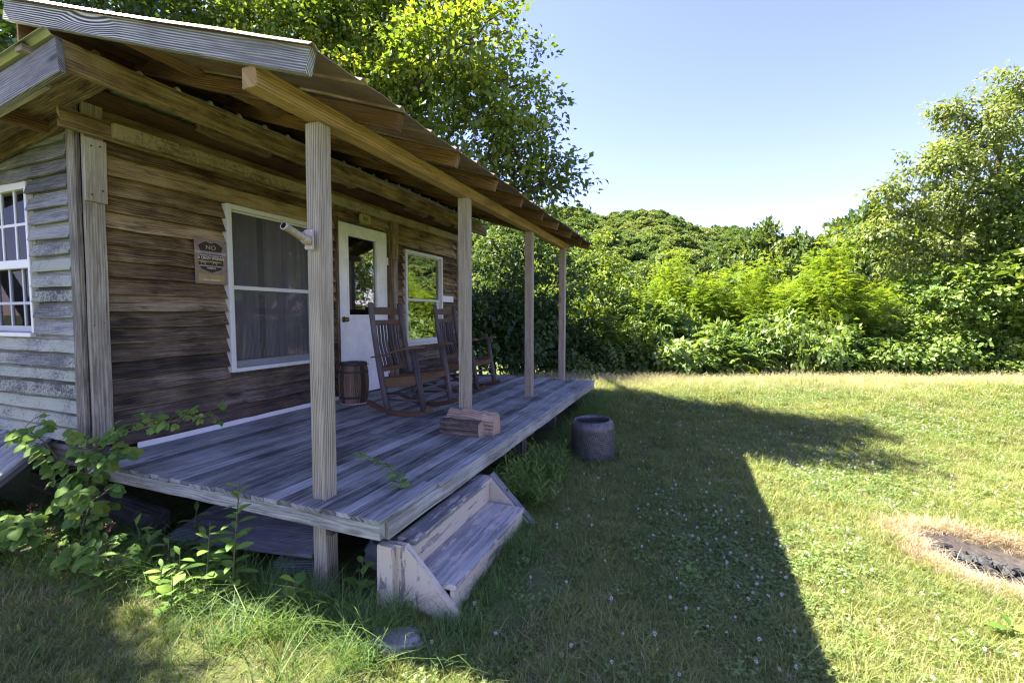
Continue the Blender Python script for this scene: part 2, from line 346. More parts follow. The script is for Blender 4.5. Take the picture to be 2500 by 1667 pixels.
FW = V(-math.sin(YAW), math.cos(YAW), 0); RT = V(math.cos(YAW), math.sin(YAW), 0)
def spot(side, fwd):        # a place on the field: metres ahead, and metres aside per metre ahead
    q = FW * fwd + RT * fwd * side; return float(q[0]), float(q[1])
def sm(a, b, x):
    t = np.clip((x - a) / (b - a), 0, 1); return t * t * (3 - 2 * t)
def gz(x, y):
    x = np.asarray(x, float); y = np.asarray(y, float)
    s_ = y - .4 * np.maximum(x + 1.4, 0) * (y > -5)
    z = -.5 + .23 * sm(4.3, 7.7, s_) - .62 * sm(7.9, 12.5, s_) - .02 * np.clip(s_ - 14, 0, 40)
    z = z + .025 * np.sin(x * 2.1 + .7) * np.sin(y * 1.7) + .012 * np.sin(x * 5.3) * np.cos(y * 4.7 + 1)
    z = z - .16 * np.exp(-(((x - 1.9) / .42) ** 2 + ((y - 3.62) / .36) ** 2) ** 2) * .5
    z = z - .08 * sm(-1.5, -2.2, x) * sm(1.6, 2.1, y) * (y < 9)
    return z

# ------------------------------------------------------------------ ground, hill
def ground():
    ang = np.radians(np.linspace(0, 360, 181)[:-1]); rr = np.concatenate([np.linspace(.15, 16, 120), np.geomspace(16.6, 1500, 40)])
    vs = [(0, 0, float(gz(0, 0)))]; n = len(ang)
    for r in rr:
        x = r * np.sin(ang); y = r * np.cos(ang); z = gz(x, y)
        vs += list(zip(x.tolist(), y.tolist(), z.tolist()))
    fs = [(0, 1 + i, 1 + (i + 1) % n) for i in range(n)]
    for k in range(len(rr) - 1):
        a, b = 1 + k * n, 1 + (k + 1) * n
        fs += [(a + i, b + i, b + (i + 1) % n, a + (i + 1) % n) for i in range(n)]
    me = bpy.data.meshes.new('ground'); me.from_pydata(vs, [], [f[::-1] for f in fs]); me.materials.append(M['ground'])
    me.polygons.foreach_set('use_smooth', [True] * len(me.polygons))
    o = bpy.data.objects.new('ground', me); COL.objects.link(o); tag(o, kind='structure')
ground()
EL_R = [-1.5, -.4, .0, .12, .22, .3, .38, .45, .52, .62, .72, .85, 1.0, 1.2, 1.6]
EL_E = [.20, .21, .215, .218, .219, .212, .200, .186, .172, .160, .165, .185, .205, .225, .25]
def hz(side, fwd):
    e = np.interp(side, EL_R, EL_E); ridge = 250. + 30 * np.sin(side * 5)
    h = (e * ridge + 1 - 7.) * sm(50, ridge, fwd) ** 1.15 - 3
    h = h - 25 * sm(ridge, ridge + 160, fwd)
    return h + 2.2 * np.sin(side * 31 + fwd * .02) * sm(60, 140, fwd) + 1.5 * np.sin(fwd * .11 + side * 9)
def hill():
    A = np.linspace(-1.5, 1.6, 90); D = np.linspace(45, 430, 70); vs = []; fs = []
    for d in D:
        for a in A:
            x, y = spot(a, d); vs.append((x, y, float(hz(a, d))))
    n = len(A)
    for k in range(len(D) - 1):
        for i in range(n - 1): fs.append((k * n + i, k * n + i + 1, (k + 1) * n + i + 1, (k + 1) * n + i))
    me = bpy.data.meshes.new('hill'); me.from_pydata(vs, [], fs); me.materials.append(M['hill'])
    me.polygons.foreach_set('use_smooth', [True] * len(me.polygons))
    o = bpy.data.objects.new('hill', me); COL.objects.link(o); tag(o, kind='structure')
hill()

# ------------------------------------------------------------------ leaves
def rdirs(n, rng=R):
    v = rng.normal(size=(n, 3)); return v / np.linalg.norm(v, axis=1)[:, None]
def nrmv(v): return v / np.maximum(np.linalg.norm(v, axis=1), 1e-9)[:, None]
def leaf_mesh(name, C, A, Nn, L, Wd, mat, fold=.12, rnd=None):
    """one pointed folded leaf per row: base C, direction A, normal Nn, length L, half width Wd"""
    n = len(C); Sd = nrmv(np.cross(A, Nn)); Nn = np.cross(Sd, A)
    L = L[:, None]; Wd = Wd[:, None]
    P = np.stack([C, C + A * L * .45 + Sd * Wd + Nn * L * fold, C + A * L - Nn * L * .08, C + A * L * .45 - Sd * Wd + Nn * L * fold], 1).reshape(-1, 3)
    me = bpy.data.meshes.new(name); me.vertices.add(4 * n); me.vertices.foreach_set('co', P.astype('f').ravel())
    me.loops.add(4 * n); me.loops.foreach_set('vertex_index', np.arange(4 * n, dtype='i'))
    me.polygons.add(n); me.polygons.foreach_set('loop_start', np.arange(0, 4 * n, 4, dtype='i'))
    try: me.polygons.foreach_set('loop_total', np.full(n, 4, 'i'))
    except Exception: pass
    me.update(calc_edges=True); me.validate()
    at = me.attributes.new('rnd', 'FLOAT', 'FACE')
    at.data.foreach_set('value', (R.random(len(me.polygons)) if rnd is None else rnd).astype('f'))
    me.materials.append(mat); return me
def lobes_to_clusters(lobes, dens, rng=R, shell=.55):
    """cluster centres spread in the outer shell of each lobe"""
    out = []; outd = []
    for (x, y, z, rx, ry, rz) in lobes:
        n = max(6, int(dens * (rx * ry + ry * rz + rx * rz) / 3 * 4))
        d = rdirs(n, rng); q = rng.uniform(shell, 1.05, n) ** 1.; q = q * rng.uniform(.82, 1.12, n)
        out.append(np.c_[x + d[:, 0] * rx * q, y + d[:, 1] * ry * q, z + d[:, 2] * rz * q]); outd.append(d)
    return np.vstack(out), np.vstack(outd)
def foliage(name, lobes, mat, dens=9., per=22, cr=.28, L=.09, wid=.42, droop=.35, rng=R, shell=.5, flat=.6):
    C, D = lobes_to_clusters(lobes, dens, rng, shell); n = len(C)
    tone = np.repeat(rng.random(n), per)
    base = np.repeat(C, per, 0); out = np.repeat(D, per, 0); m = len(base)
    off = rdirs(m, rng) * (rng.random(m) ** .6)[:, None] * cr * np.array([1, 1, flat]); P = base + off
    A = nrmv(out * .7 + rdirs(m, rng) * .9 + off / cr * .6 + np.array([0, 0, -droop])); Nn = nrmv(np.array([0, 0, 1.]) * .9 + rdirs(m, rng) * .8 + out * .4)
    Ls = L * rng.uniform(.6, 1.25, m)
    return leaf_mesh(name, P, A, Nn, Ls, Ls * wid * rng.uniform(.8, 1.1, m), mat, rnd=np.clip(tone * .6 + rng.random(m) * .4, 0, 1))
def fronds(name, lobes, mat, dens=5., per=7, cr=.35, L=.34, pairs=8, lw=.075, droop=.4, rng=R, shell=.45):
    """feathery compound leaves: a drooping rachis with leaflet pairs"""
    C, D = lobes_to_clusters(lobes, dens, rng, shell); n = len(C)
    tone = np.repeat(rng.random(n), per); base = np.repeat(C, per, 0); out = np.repeat(D, per, 0); m = len(base)
    base = base + rdirs(m, rng) * cr * (rng.random(m) ** .5)[:, None]
    A = nrmv(out * .8 + rdirs(m, rng) * .8 + np.array([0, 0, .15])); up = nrmv(np.array([0, 0, 1.]) + rdirs(m, rng) * .3)
    Sd = nrmv(np.cross(A, up)); Ls = L * rng.uniform(.6, 1.2, m)
    Cs, As, Ns, LL, rn = [], [], [], [], []
    for k in range(pairs):
        t = (k + .7) / pairs; c = base + A * (Ls * t)[:, None] - np.array([0, 0, 1.]) * (droop * Ls * t * t)[:, None]
        for sg in (-1, 1):
            Cs.append(c); As.append(nrmv(Sd * sg + A * .35 + np.array([0, 0, -.25]))); Ns.append(up)
            LL.append(np.full(m, lw) * (1.15 - .5 * abs(t - .45)) * rng.uniform(.85, 1.15, m) * (Ls / L)); rn.append(np.clip(tone * .65 + rng.random(m) * .35, 0, 1))
    LL = np.concatenate(LL)
    return leaf_mesh(name, np.vstack(Cs), np.vstack(As), np.vstack(Ns), LL, LL * .27, mat, fold=.05, rnd=np.concatenate(rn))
def limb(mb, p0, p1, r0, r1, seg=6, wob=.12):
    p0 = np.array(p0, float); p1 = np.array(p1, float); d = np.linalg.norm(p1 - p0); pts = []
    for k in range(seg + 1):
        q = p0 + (p1 - p0) * k / seg
        if 0 < k < seg: q = q + R.normal(size=3) * wob * d * .18
        pts.append(q)
    mb.tube(pts, [r0 + (r1 - r0) * k / seg for k in range(seg + 1)], 7); return pts
def skeleton(name, base, top, lobes, r0, mat, parent, twigs=5, extra=0):
    mb = MB(); tr = limb(mb, base, top, r0, r0 * .35, 7, .25)
    for (x, y, z, rx, ry, rz) in lobes:
        k = min(range(len(tr)), key=lambda i: abs(tr[i][2] - (z - rz * 1.1)) + .3 * np.hypot(tr[i][0] - x, tr[i][1] - y))
        e = limb(mb, tr[k], (x, y, z), r0 * .32, r0 * .12)
        for _ in range(twigs):
            d = rdirs(1)[0] * np.array([rx, ry, rz]) * .85; limb(mb, e[-2] if random.random() < .5 else e[-1], np.array([x, y, z]) + d, r0 * .11, r0 * .03, 4)
    return mb.build(name, mat, parent, smooth=True)
def link(name, me, parent):
    o = bpy.data.objects.new(name, me); COL.objects.link(o); o.parent = parent; return o

def tree(label, cat, xy, base_top, lobes, r0, fol, group=None, name='tree', twigs=5):
    """lobes are relative to the trunk foot"""
    x, y = xy; t = thing(name, label, cat, (x, y, float(gz(x, y)) - .03), 0, group)
    skeleton('trunk', (0, 0, 0), base_top, lobes, r0, M['treebark'], t, twigs)
    link('crown', fol(lobes), t); return t

# ------------------------------------------------------------------ scatter (uncountable cover)
def scatter(name, P, rz, sc, idx, variants, tilt=.12):
    """one object: points carrying instances picked from the given meshes"""
    c = bpy.data.collections.new(name + '_clumps')
    for i, me in enumerate(variants):
        o = bpy.data.objects.new(f'{name}_clump_{i:02d}', me); c.objects.link(o)
    me = bpy.data.meshes.new(name); n = len(P); me.vertices.add(n); me.vertices.foreach_set('co', np.asarray(P, 'f').ravel())
    rot = np.c_[R.normal(size=(n, 2)) * tilt, rz]
    a = me.attributes.new('rot', 'FLOAT_VECTOR', 'POINT'); a.data.foreach_set('vector', rot.astype('f').ravel())
    a = me.attributes.new('scl', 'FLOAT', 'POINT'); a.data.foreach_set('value', np.asarray(sc, 'f'))
    a = me.attributes.new('idx', 'INT', 'POINT'); a.data.foreach_set('value', np.asarray(idx, 'i'))
    o = bpy.data.objects.new(name, me); COL.objects.link(o); tag(o, kind='stuff')
    g = bpy.data.node_groups.new(name, 'GeometryNodeTree'); g.is_modifier = True
    g.interface.new_socket('Geometry', in_out='INPUT', socket_type='NodeSocketGeometry'); g.interface.new_socket('Geometry', in_out='OUTPUT', socket_type='NodeSocketGeometry')
    gi = g.nodes.new('NodeGroupInput'); go = g.nodes.new('NodeGroupOutput')
    ci = g.nodes.new('GeometryNodeCollectionInfo'); ci.inputs['Collection'].default_value = c; ci.inputs['Separate Children'].default_value = True; ci.inputs['Reset Children'].default_value = True
    ip = g.nodes.new('GeometryNodeInstanceOnPoints'); ip.inputs['Pick Instance'].default_value = True
    def at(nm, ty):
        nd = g.nodes.new('GeometryNodeInputNamedAttribute'); nd.data_type = ty; nd.inputs['Name'].default_value = nm; return nd.outputs['Attribute']
    er = g.nodes.new('FunctionNodeEulerToRotation'); g.links.new(at('rot', 'FLOAT_VECTOR'), er.inputs[0])
    g.links.new(gi.outputs[0], ip.inputs['Points']); g.links.new(ci.outputs[0], ip.inputs['Instance']); g.links.new(at('idx', 'INT'), ip.inputs['Instance Index'])
    g.links.new(er.outputs[0], ip.inputs['Rotation']); g.links.new(at('scl', 'FLOAT'), ip.inputs['Scale']); g.links.new(ip.outputs[0], go.inputs[0])
    mod = o.modifiers.new('scatter', 'NODES'); mod.node_group = g
    return o
def blades(name, n, spread, h, w, mat, bend=.6, seg=3, hv=.5, seedhead=0.):
    vs, fs, rn = [], [], []
    for _ in range(n):
        a = R.uniform(0, 6.283); r = spread * math.sqrt(R.random()); c = V(r * math.cos(a), r * math.sin(a), -.01)
        d = R.uniform(0, 6.283); dr = V(math.cos(d), math.sin(d), 0); sd = V(-dr[1], dr[0], 0)
        H = h * R.uniform(1 - hv, 1 + hv * .6); bn = bend * R.uniform(.2, 1.3) * H; b = len(vs); q = R.random()
        for k in range(seg + 1):
            t = k / seg; p = c + V(0, 0, 1) * H * (t - .25 * bend * t * t) + dr * bn * t * t; wd = w * (1 - t) ** .7 * (.8 + .2 * (t > 0))
            if k == seg: vs.append(tuple(p))
            else: vs += [tuple(p + sd * wd / 2), tuple(p - sd * wd / 2)]
        for k in range(seg - 1): fs.append((b + 2 * k, b + 2 * k + 1, b + 2 * k + 3, b + 2 * k + 2)); rn.append(q)
        fs.append((b + 2 * seg - 2, b + 2 * seg - 1, b + 2 * seg)); rn.append(q)
        if seedhead and R.random() < seedhead:
            for j in range(7):
                tt = 1 - j * .045; p = c + V(0, 0, 1) * H * (tt - .25 * bend * tt * tt) + dr * bn * tt * tt; e = nrm(R.normal(size=3) + V(0, 0, 1.2)); s2 = nrm(np.cross(e, R.normal(size=3))); b2 = len(vs)
                vs += [tuple(p), tuple(p + e * .016 + s2 * .004), tuple(p + e * .034), tuple(p + e * .016 - s2 * .004)]; fs.append((b2, b2 + 1, b2 + 2, b2 + 3)); rn.append(min(1., q + .3))
    me = bpy.data.meshes.new(name); me.from_pydata(vs, [], fs); at = me.attributes.new('rnd', 'FLOAT', 'FACE'); at.data.foreach_set('value', np.array(rn, 'f')); me.materials.append(mat); return me

# ================================================================== THE CABIN
CAB = thing('wooden_cabin', 'weathered brown clapboard cabin with a tin roofed front porch', 'cabin', (-3.9, 4.5, 0))
CAB_O = V(-3.9, 4.5, 0)
class PB(MB):
    """a part given in world coordinates, stored relative to its thing"""
    def build(s, name, mat, parent=None, smooth=False, bevel=0., org=CAB_O):
        s.v = [tuple(np.array(p) - org) for p in s.v]
        return MB.build(s, name, mat, parent, smooth, bevel)
def part(name, mat, fn, parent=CAB, smooth=False, bevel=.0025, org=CAB_O):
    m = PB(); fn(m); return m.build(name, mat, parent, smooth, bevel, org)

WIN1 = (2.86, 3.92, .48, 1.985); DOOR = (4.2, 5.17, .0, 2.11); WIN2 = (5.56, 6.60, .54, 1.94)
def front_wall(m):
    zb = [.045, .185, .305, .43, .54, .667, .787, .908, 1.024, 1.15, 1.267, 1.38, 1.50, 1.62, 1.735, 1.85, 1.985, 2.13, 2.24, 2.345, 2.44, 2.56]
    for k in range(len(zb) - 1):
        z0, z1 = zb[k], zb[k + 1]; h = z1 - z0 + .025; zm = (z0 + z1) / 2
        iv = [(1.956, 7.15)]
        for (a, b, c, d) in (WIN1, DOOR, WIN2):
            if z1 > c + .02 and z0 < d - .02:
                n = []
                for (p, q) in iv:
                    if a > p and a < q: n.append((p, a + .008))
                    if b > p and b < q: n.append((b - .008, q))
                    if not (a < q and b > p): n.append((p, q))
                iv = n
        for (p, q) in iv:
            cuts = [p]
            if q - p > 3.5: cuts.append(random.uniform(p + 1.8, q - 1.2))
            cuts.append(q)
            for p_, q_ in zip(cuts, cuts[1:]):
                s = max(1, int((q_ - p_) / .22)); dz = random.uniform(-.006, .006); tl = random.uniform(-.004, .008)
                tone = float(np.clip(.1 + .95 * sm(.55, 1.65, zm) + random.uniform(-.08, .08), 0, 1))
                c = []
                for i in range(s + 1):
                    t = i / s
                    c.append((-3.935 + random.uniform(0, .007), p_ + .002 + (q_ - p_ - .004) * t, z0 + dz + tl * (t - .5) + random.uniform(-.005, .005)))
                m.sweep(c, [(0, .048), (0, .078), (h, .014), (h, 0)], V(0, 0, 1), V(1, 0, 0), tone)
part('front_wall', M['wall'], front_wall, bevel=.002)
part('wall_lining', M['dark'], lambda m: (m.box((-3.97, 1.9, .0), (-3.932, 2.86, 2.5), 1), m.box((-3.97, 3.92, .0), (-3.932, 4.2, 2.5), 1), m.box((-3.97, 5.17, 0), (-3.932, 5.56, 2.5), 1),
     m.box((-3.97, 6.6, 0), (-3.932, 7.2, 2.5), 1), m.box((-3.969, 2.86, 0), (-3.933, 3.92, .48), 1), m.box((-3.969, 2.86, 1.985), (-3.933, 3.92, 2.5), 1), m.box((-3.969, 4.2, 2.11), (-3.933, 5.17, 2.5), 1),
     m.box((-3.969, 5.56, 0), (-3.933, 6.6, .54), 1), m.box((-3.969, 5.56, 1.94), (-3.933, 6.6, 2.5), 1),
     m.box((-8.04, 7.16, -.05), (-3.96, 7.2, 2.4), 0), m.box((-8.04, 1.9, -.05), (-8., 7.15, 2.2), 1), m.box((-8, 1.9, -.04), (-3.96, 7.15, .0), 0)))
SW = (-5.62, -4.575, .845, 1.985)
def side_wall(m):
    zb = [.085, .193, .297, .411, .531, .627, .734, .852, .98, 1.095, 1.205, 1.314, 1.427, 1.54, 1.65, 1.765, 1.875, 1.985, 2.09, 2.20, 2.31, 2.42]
    for k in range(len(zb) - 1):
        z0, z1 = zb[k], zb[k + 1]; h = z1 - z0 + .02
        iv = [(-8., -4.02)]
        if z1 > SW[2] + .02 and z0 < SW[3] - .02: iv = [(-8., SW[0]), (-4.545 + random.uniform(-.022, .02), -4.02)]
        elif z0 > 1.9: iv = [(-8., -4.5 + random.uniform(-.2, .2)), (-4.5, -4.02)]; iv[1] = (iv[0][1] + .003, -4.02)
        for (p, q) in iv:
            s = max(1, int((q - p) / .2)); dz = random.uniform(-.005, .005); c = []
            for i in range(s + 1): c.append((p + (q - p) * i / s, 1.88 + random.uniform(-.005, .0), z0 + dz + random.uniform(-.003, .003)))
            # two strips so that lichen can gather on the lower half of each board
            tl = .8 if z0 < 1.5 else .3; rn = random.random()
            lo = tl + random.uniform(-.25, .2); hm = h * .62
            m.sweep(c, [(0, .026), (0, .052), (hm, .026), (hm, 0)], V(0, 0, 1), V(0, -1, 0), lo, rnd=rn)
            m.sweep(c, [(hm, .0), (hm, .026), (h, .008), (h, 0)], V(0, 0, 1), V(0, -1, 0), lo - .75, rnd=rn)
part('side_wall', M['side'], side_wall, bevel=.002)
part('side_lining', M['dark'], lambda m: (m.box((-8, 1.881, .0), (-5.62, 1.92, 2.35), 0), m.box((-4.575, 1.881, 0), (-3.96, 1.92, 2.4), 0), m.box((-5.62, 1.882, 0), (-4.575, 1.919, .845), 0), m.box((-5.62, 1.882, 1.985), (-4.575, 1.919, 2.38), 0)), bevel=0)
# corner boards, leaning a little
part('corner_board', M['corner'], lambda m: m.plank((-3.873, 1.895, .075), (-3.835, 1.905, 2.5), (0, 1, 0), .115, .03, 6, .002))
part('corner_board', M['corner'], lambda m: m.plank((-3.95, 1.823, .07), (-3.905, 1.83, 2.5), (1, 0, 0), .1, .03, 6, .002))
part('corner_board', M['corner'], lambda m: m.plank((-3.82, 1.9, 1.77), (-3.813, 1.905, 2.19), (0, 1, 0), .125, .022, 2, .001))
part('corner_board', M['wall'], lambda m: m.plank((-3.88, 7.17, .0), (-3.88, 7.17, 2.45), (0, 1, 0), .1, .05, 4, .002, tone=.6))
# nails in the corner boards
for z in (.5, .95, 1.42, 1.83, 2.12):
    for y in (1.87, 1.925): part('nail', M['iron'], lambda m: m.lathe([(.0, .004), (.006, .003), (.006, 0)], (-3.856 + (z - .5) * .016 + (.028 if z > 1.77 else 0), y + random.uniform(-.01, .01), z + random.uniform(-.03, .03)), 8, axis=(1, 0, 0)), bevel=0)
# boards nailed across the front under the porch roof
part('cross_board', M['wall'], lambda m: m.plank((-3.80, 1.71, 2.268), (-3.81, 3.9, 2.27), (0, 0, 1), .125, .03, 8, .002, tone=1.))
part('ledger_board', M['ledger'], lambda m: m.plank((-3.765, 1.99, 2.278), (-3.775, 7.1, 2.305), (0, 0, 1), .098, .045, 24, .005, tone=.8))
part('trim_board', M['beam'], lambda m: m.plank((-3.855, 3.95, 2.425), (-3.855, 5.16, 2.425), (0, 0, 1), .115, .03, 3, .001), bevel=.003)
part('closure_board', M['rafter'], lambda m: m.plank((-3.77, 1.53, 2.66), (-3.77, 7.1, 2.66), (0, 0, 1), .38, .02, 8, .001))
for (y0, y1, z, hh) in ((2.48, 3.12, 2.495, .12), (3.75, 4.25, 2.50, .12), (5.25, 5.75, 2.47, .11), (6.0, 6.45, 2.47, .11), (6.6, 7.0, 2.47, .10)):
    part('bark_slab', M['ledger'], lambda m: m.plank((-3.62, y0, z), (-3.62, y1, z - .01), (0, 0, 1), hh, .07, 9, .007, tone=.35))
part('frieze_board', M['wall'], lambda m: m.plank((-4.0, 1.815, 2.34), (-8, 1.815, 1.80), (0, 0, 1), .17, .025, 6, .003, tone=.75))
# door trim right of the door
part('door_jamb', M['wall'], lambda m: (m.plank((-3.855, 5.215, .0), (-3.855, 5.215, 2.14), (0, 1, 0), .09, .045, 5, .002, tone=.45),))
part('door_jamb', M['corner'], lambda m: m.tube([(-3.835, 5.30, 0), (-3.832, 5.297, .7), (-3.838, 5.30, 1.3), (-3.835, 5.302, 1.75)], [.035, .033, .034, .036], 10), smooth=True, bevel=0)
part('door_jamb', M['wall'], lambda m: m.plank((-3.84, 5.29, 1.755), (-3.84, 5.29, 2.26), (0, 1, 0), .13, .05, 3, .003, tone=.75))
part('door_jamb', M['wall'], lambda m: m.plank((-3.87, 4.215, 0), (-3.87, 4.215, 2.14), (0, 1, 0), .04, .05, 3, .001, tone=.3))
part('wall_patch', M['white'], lambda m: m.box((-3.872, 6.63, 1.215), (-3.855, 6.98, 1.315), 1))
part('base_flashing', M['white'], lambda m: m.plank((-3.862, 2.1, .02), (-3.862, 4.2, .02), (0, 0, 1), .045, .016, 10, .003))
# --- door
D_ = part('door', M['doorpaint'], lambda m: (m.box((-3.9, 4.242, .02), (-3.862, 4.40, 2.095), 2), m.box((-3.9, 4.93, .02), (-3.862, 5.155, 2.095), 2), m.box((-3.899, 4.40, .02), (-3.8625, 4.93, 1.0), 2), m.box((-3.899, 4.40, 1.95), (-3.8625, 4.93, 2.095), 1)), bevel=.004)
part('glazing_bead', M['doorpaint'], lambda m: (m.box((-3.861, 4.376, .975), (-3.85, 4.402, 1.975), 2), m.box((-3.861, 4.928, .975), (-3.85, 4.954, 1.975), 2), m.box((-3.8605, 4.402, .975), (-3.851, 4.928, 1.002), 1), m.box((-3.8605, 4.402, 1.948), (-3.851, 4.928, 1.975), 1)), D_, bevel=.003)
def pane(m, X, y0, y1, z0, z1): m.poly([(X, y0, z0), (X, y1, z0), (X, y1, z1), (X, y0, z1)])
part('pane', M['glass'], lambda m: pane(m, -3.881, 4.4, 4.93, 1.0, 1.95), D_, bevel=0)
part('door_knob', M['brass'], lambda m: m.lathe([(.0, 0), (.034, 0), (.036, .006), (.014, .012), (.012, .03), (.024, .036), (.029, .05), (.024, .064), (.0, .069)], (-3.862, 4.312, .945), 20, axis=(1, 0, 0)), D_, smooth=True, bevel=0)
for z in (.25, 1.72): part('hinge', M['white'], lambda m: m.tube([(-3.856, 5.162, z - .05), (-3.856, 5.162, z + .05)], .008, 8), D_, bevel=0)
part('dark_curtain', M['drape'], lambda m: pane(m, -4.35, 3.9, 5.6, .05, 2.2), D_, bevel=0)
# --- windows on the front
def drape(m, X, y0, y1, z0, z1, n=40, amp=.011):
    c = [(X + amp * math.sin(i * 1.1 + math.sin(i * .37) * 2) + .008 * random.random(), y0 + (y1 - y0) * i / n, z0) for i in range(n + 1)]
    for a, b in zip(c, c[1:]): m.poly([a, b, (b[0], b[1], z1), (a[0], a[1], z1)])
def front_window(w, rail, screen):
    y0, y1, z0, z1 = w; fw = .045
    F = part('window', M['vinyl'], lambda m: (m.box((-3.92, y0, z0), (-3.836, y0 + fw, z1), 2), m.box((-3.92, y1 - fw, z0), (-3.836, y1, z1), 2), m.box((-3.919, y0 + fw, z1 - fw), (-3.8365, y1 - fw, z1), 1), m.box((-3.919, y0 + fw, z0), (-3.828, y1 - fw, z0 + fw * .8), 1)), bevel=.004)
    sw = .03; a0, a1, b0, b1 = y0 + fw, y1 - fw, z0 + fw * .8, z1 - fw
    part('upper_sash', M['vinyl'], lambda m: (m.box((-3.9, a0, rail - .018), (-3.866, a1, rail + .018), 1), m.box((-3.9, a0, rail + .018), (-3.868, a0 + sw * .6, b1), 2), m.box((-3.9, a1 - sw * .6, rail + .018), (-3.868, a1, b1), 2), m.box((-3.9, a0 + sw * .6, b1 - sw * .5), (-3.869, a1 - sw * .6, b1), 1)), F, bevel=.003)
    part('lower_sash', M['greyvinyl' if screen else 'vinyl'], lambda m: (m.box((-3.915, a0, b0), (-3.885, a0 + .02, rail - .02), 2), m.box((-3.915, a1 - .065, b0), (-3.885, a1, rail - .02), 2), m.box((-3.915, a0 + .02, b0), (-3.8855, a1 - .065, b0 + .06), 1)), F, bevel=.003)
    part('pane', M['glass'] if not screen else M['sideglass'], lambda m: pane(m, -3.893, a0, a1, rail, b1), F, bevel=0)
    part('pane', M['glass'] if not screen else M['sideglass'], lambda m: pane(m, -3.905, a0, a1 - .03, b0, rail), F, bevel=0)
    if screen:
        part('insect_screen', M['screen'], lambda m: pane(m, -3.872, a0, a1, b0, b1), F, bevel=0)
        part('curtain', M['curtain'], lambda m: (drape(m, -3.99, a0 - .05, a0 + .36, b0 - .1, b1 + .1), drape(m, -3.985, a0 + .43, a1 + .05, b0 - .1, b1 + .1)), F, bevel=0)
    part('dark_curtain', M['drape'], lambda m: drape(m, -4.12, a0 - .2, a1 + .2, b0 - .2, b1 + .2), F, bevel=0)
front_window(WIN1, 1.248, True); front_window(WIN2, 1.222, False)
# --- side window, nine over nine sashes
def side_window():
    x0, x1, z0, z1 = SW; Y = 1.86
    F = part('window', M['vinyl'], lambda m: (m.box((x1 - .03, 1.845, z0 + .02), (x1, 1.93, z1), 2), m.box((x0, 1.845, z0 + .02), (x0 + .04, 1.93, z1), 2), m.box((x0 + .04, 1.846, z1 - .055), (x1 - .03, 1.929, z1), 0), m.box((x0 - .03, 1.825, z0 - .01), (x1 + .0, 1.93, z0 + .02), 0)), bevel=.003)
    part('window_casing', M['corner'], lambda m: m.plank((x1 + .035, 1.868, z0 + .0), (x1 + .035, 1.868, z1 + .06), (1, 0, 0), .075, .025, 3, .001), F)
    part('upper_sash', M['vinyl'], lambda m: (m.box((x0 + .04, 1.85, 1.35), (x1 - .03, 1.90, 1.415), 0),), F, bevel=.004)
    def munt(m, Yp, a, b, xs, zs, w=.022):
        for x in xs: m.box((x - w / 2, Yp, a), (x + w / 2, Yp + .018, b), 2)
        for z in zs: m.box((x0 + .04, Yp + .001, z - w / 2), (x1 - .03, Yp + .017, z + w / 2), 0)
    xs = [x1 - .03 - .195 * k for k in range(1, 5)]
    part('muntin', M['vinyl'], lambda m: munt(m, 1.868, 1.415, z1 - .055, xs, [1.68]), F, bevel=.002)
    part('muntin', M['greyvinyl'], lambda m: munt(m, 1.895, z0 + .02, 1.35, [x - .01 for x in xs] + [x1 - .06], [1.09]), F, bevel=.002)
    part('lower_sash', M['greyvinyl'], lambda m: (m.box((x0 + .04, 1.89, z0 + .02), (x1 - .03, 1.92, z0 + .07), 0),), F)
    def yp(m, Yp, a, b): m.poly([(x0 + .03, Yp, a), (x1 - .02, Yp, a), (x1 - .02, Yp, b), (x0 + .03, Yp, b)])
    part('pane', M['sideglass'], lambda m: yp(m, 1.876, 1.38, z1 - .03), F, bevel=0)
    part('pane', M['sideglass'], lambda m: yp(m, 1.905, z0, 1.38), F, bevel=0)
    def dr(m):
        n = 50
        c = [(x0 - .1 + (x1 - x0 + .2) * i / n, 2.0 + .02 * math.sin(i * 1.3), 0) for i in range(n + 1)]
        for a, b in zip(c, c[1:]): m.poly([(a[0], a[1], .7), (b[0], b[1], .7), (b[0], b[1], 2.1), (a[0], a[1], 2.1)])
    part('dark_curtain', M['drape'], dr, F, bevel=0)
side_window()
# --- main roof: low shed roof sloping to the back, its eave over the front wall
sl_ = .125
part('fascia_beam', M['wall'], lambda m: m.plank((-3.30, 1.515, 2.448), (-3.30, 7.12, 2.40), (0, 0, 1), .155, .04, 12, .002, tone=1.), bevel=.004)
part('rake_board', M['grey'], lambda m: m.plank((-3.272, 1.50, 2.425), (-8.2, 1.50, 2.425 - sl_ * 4.93), (0, 0, 1), .185, .035, 10, .003), bevel=.004)
part('rake_board', M['corner'], lambda m: m.plank((-3.5, 1.535, 2.335), (-8.2, 1.535, 2.335 - sl_ * 4.7), (0, 0, 1), .05, .03, 8, .002))
part('lookout', M['corner'], lambda m: (m.box((-3.60, 1.445, 2.485), (-3.53, 1.6, 2.525), 1),))
part('soffit_board', M['rafter'], lambda m: m.plank((-3.74, 1.84, 2.445), (-3.74, 7.1, 2.415), (1, 0, .125), .22, .02, 10, .002))
part('soffit_board', M['wall'], lambda m: m.plank((-3.34, 1.68, 2.452), (-8.2, 1.68, 2.452 - sl_ * 4.86), (0, 1, 0), .27, .02, 10, .002, tone=.6))
for x in (-3.9, -4.9, -5.9, -6.9):
    part('lookout', M['rafter'], lambda m: m.plank((x - .25, 1.53, 2.37 + sl_ * (x + 3.2)), (x - .25, 7.1, 2.37 + sl_ * (x + 3.2)), (0, 0, 1), .08, .045))
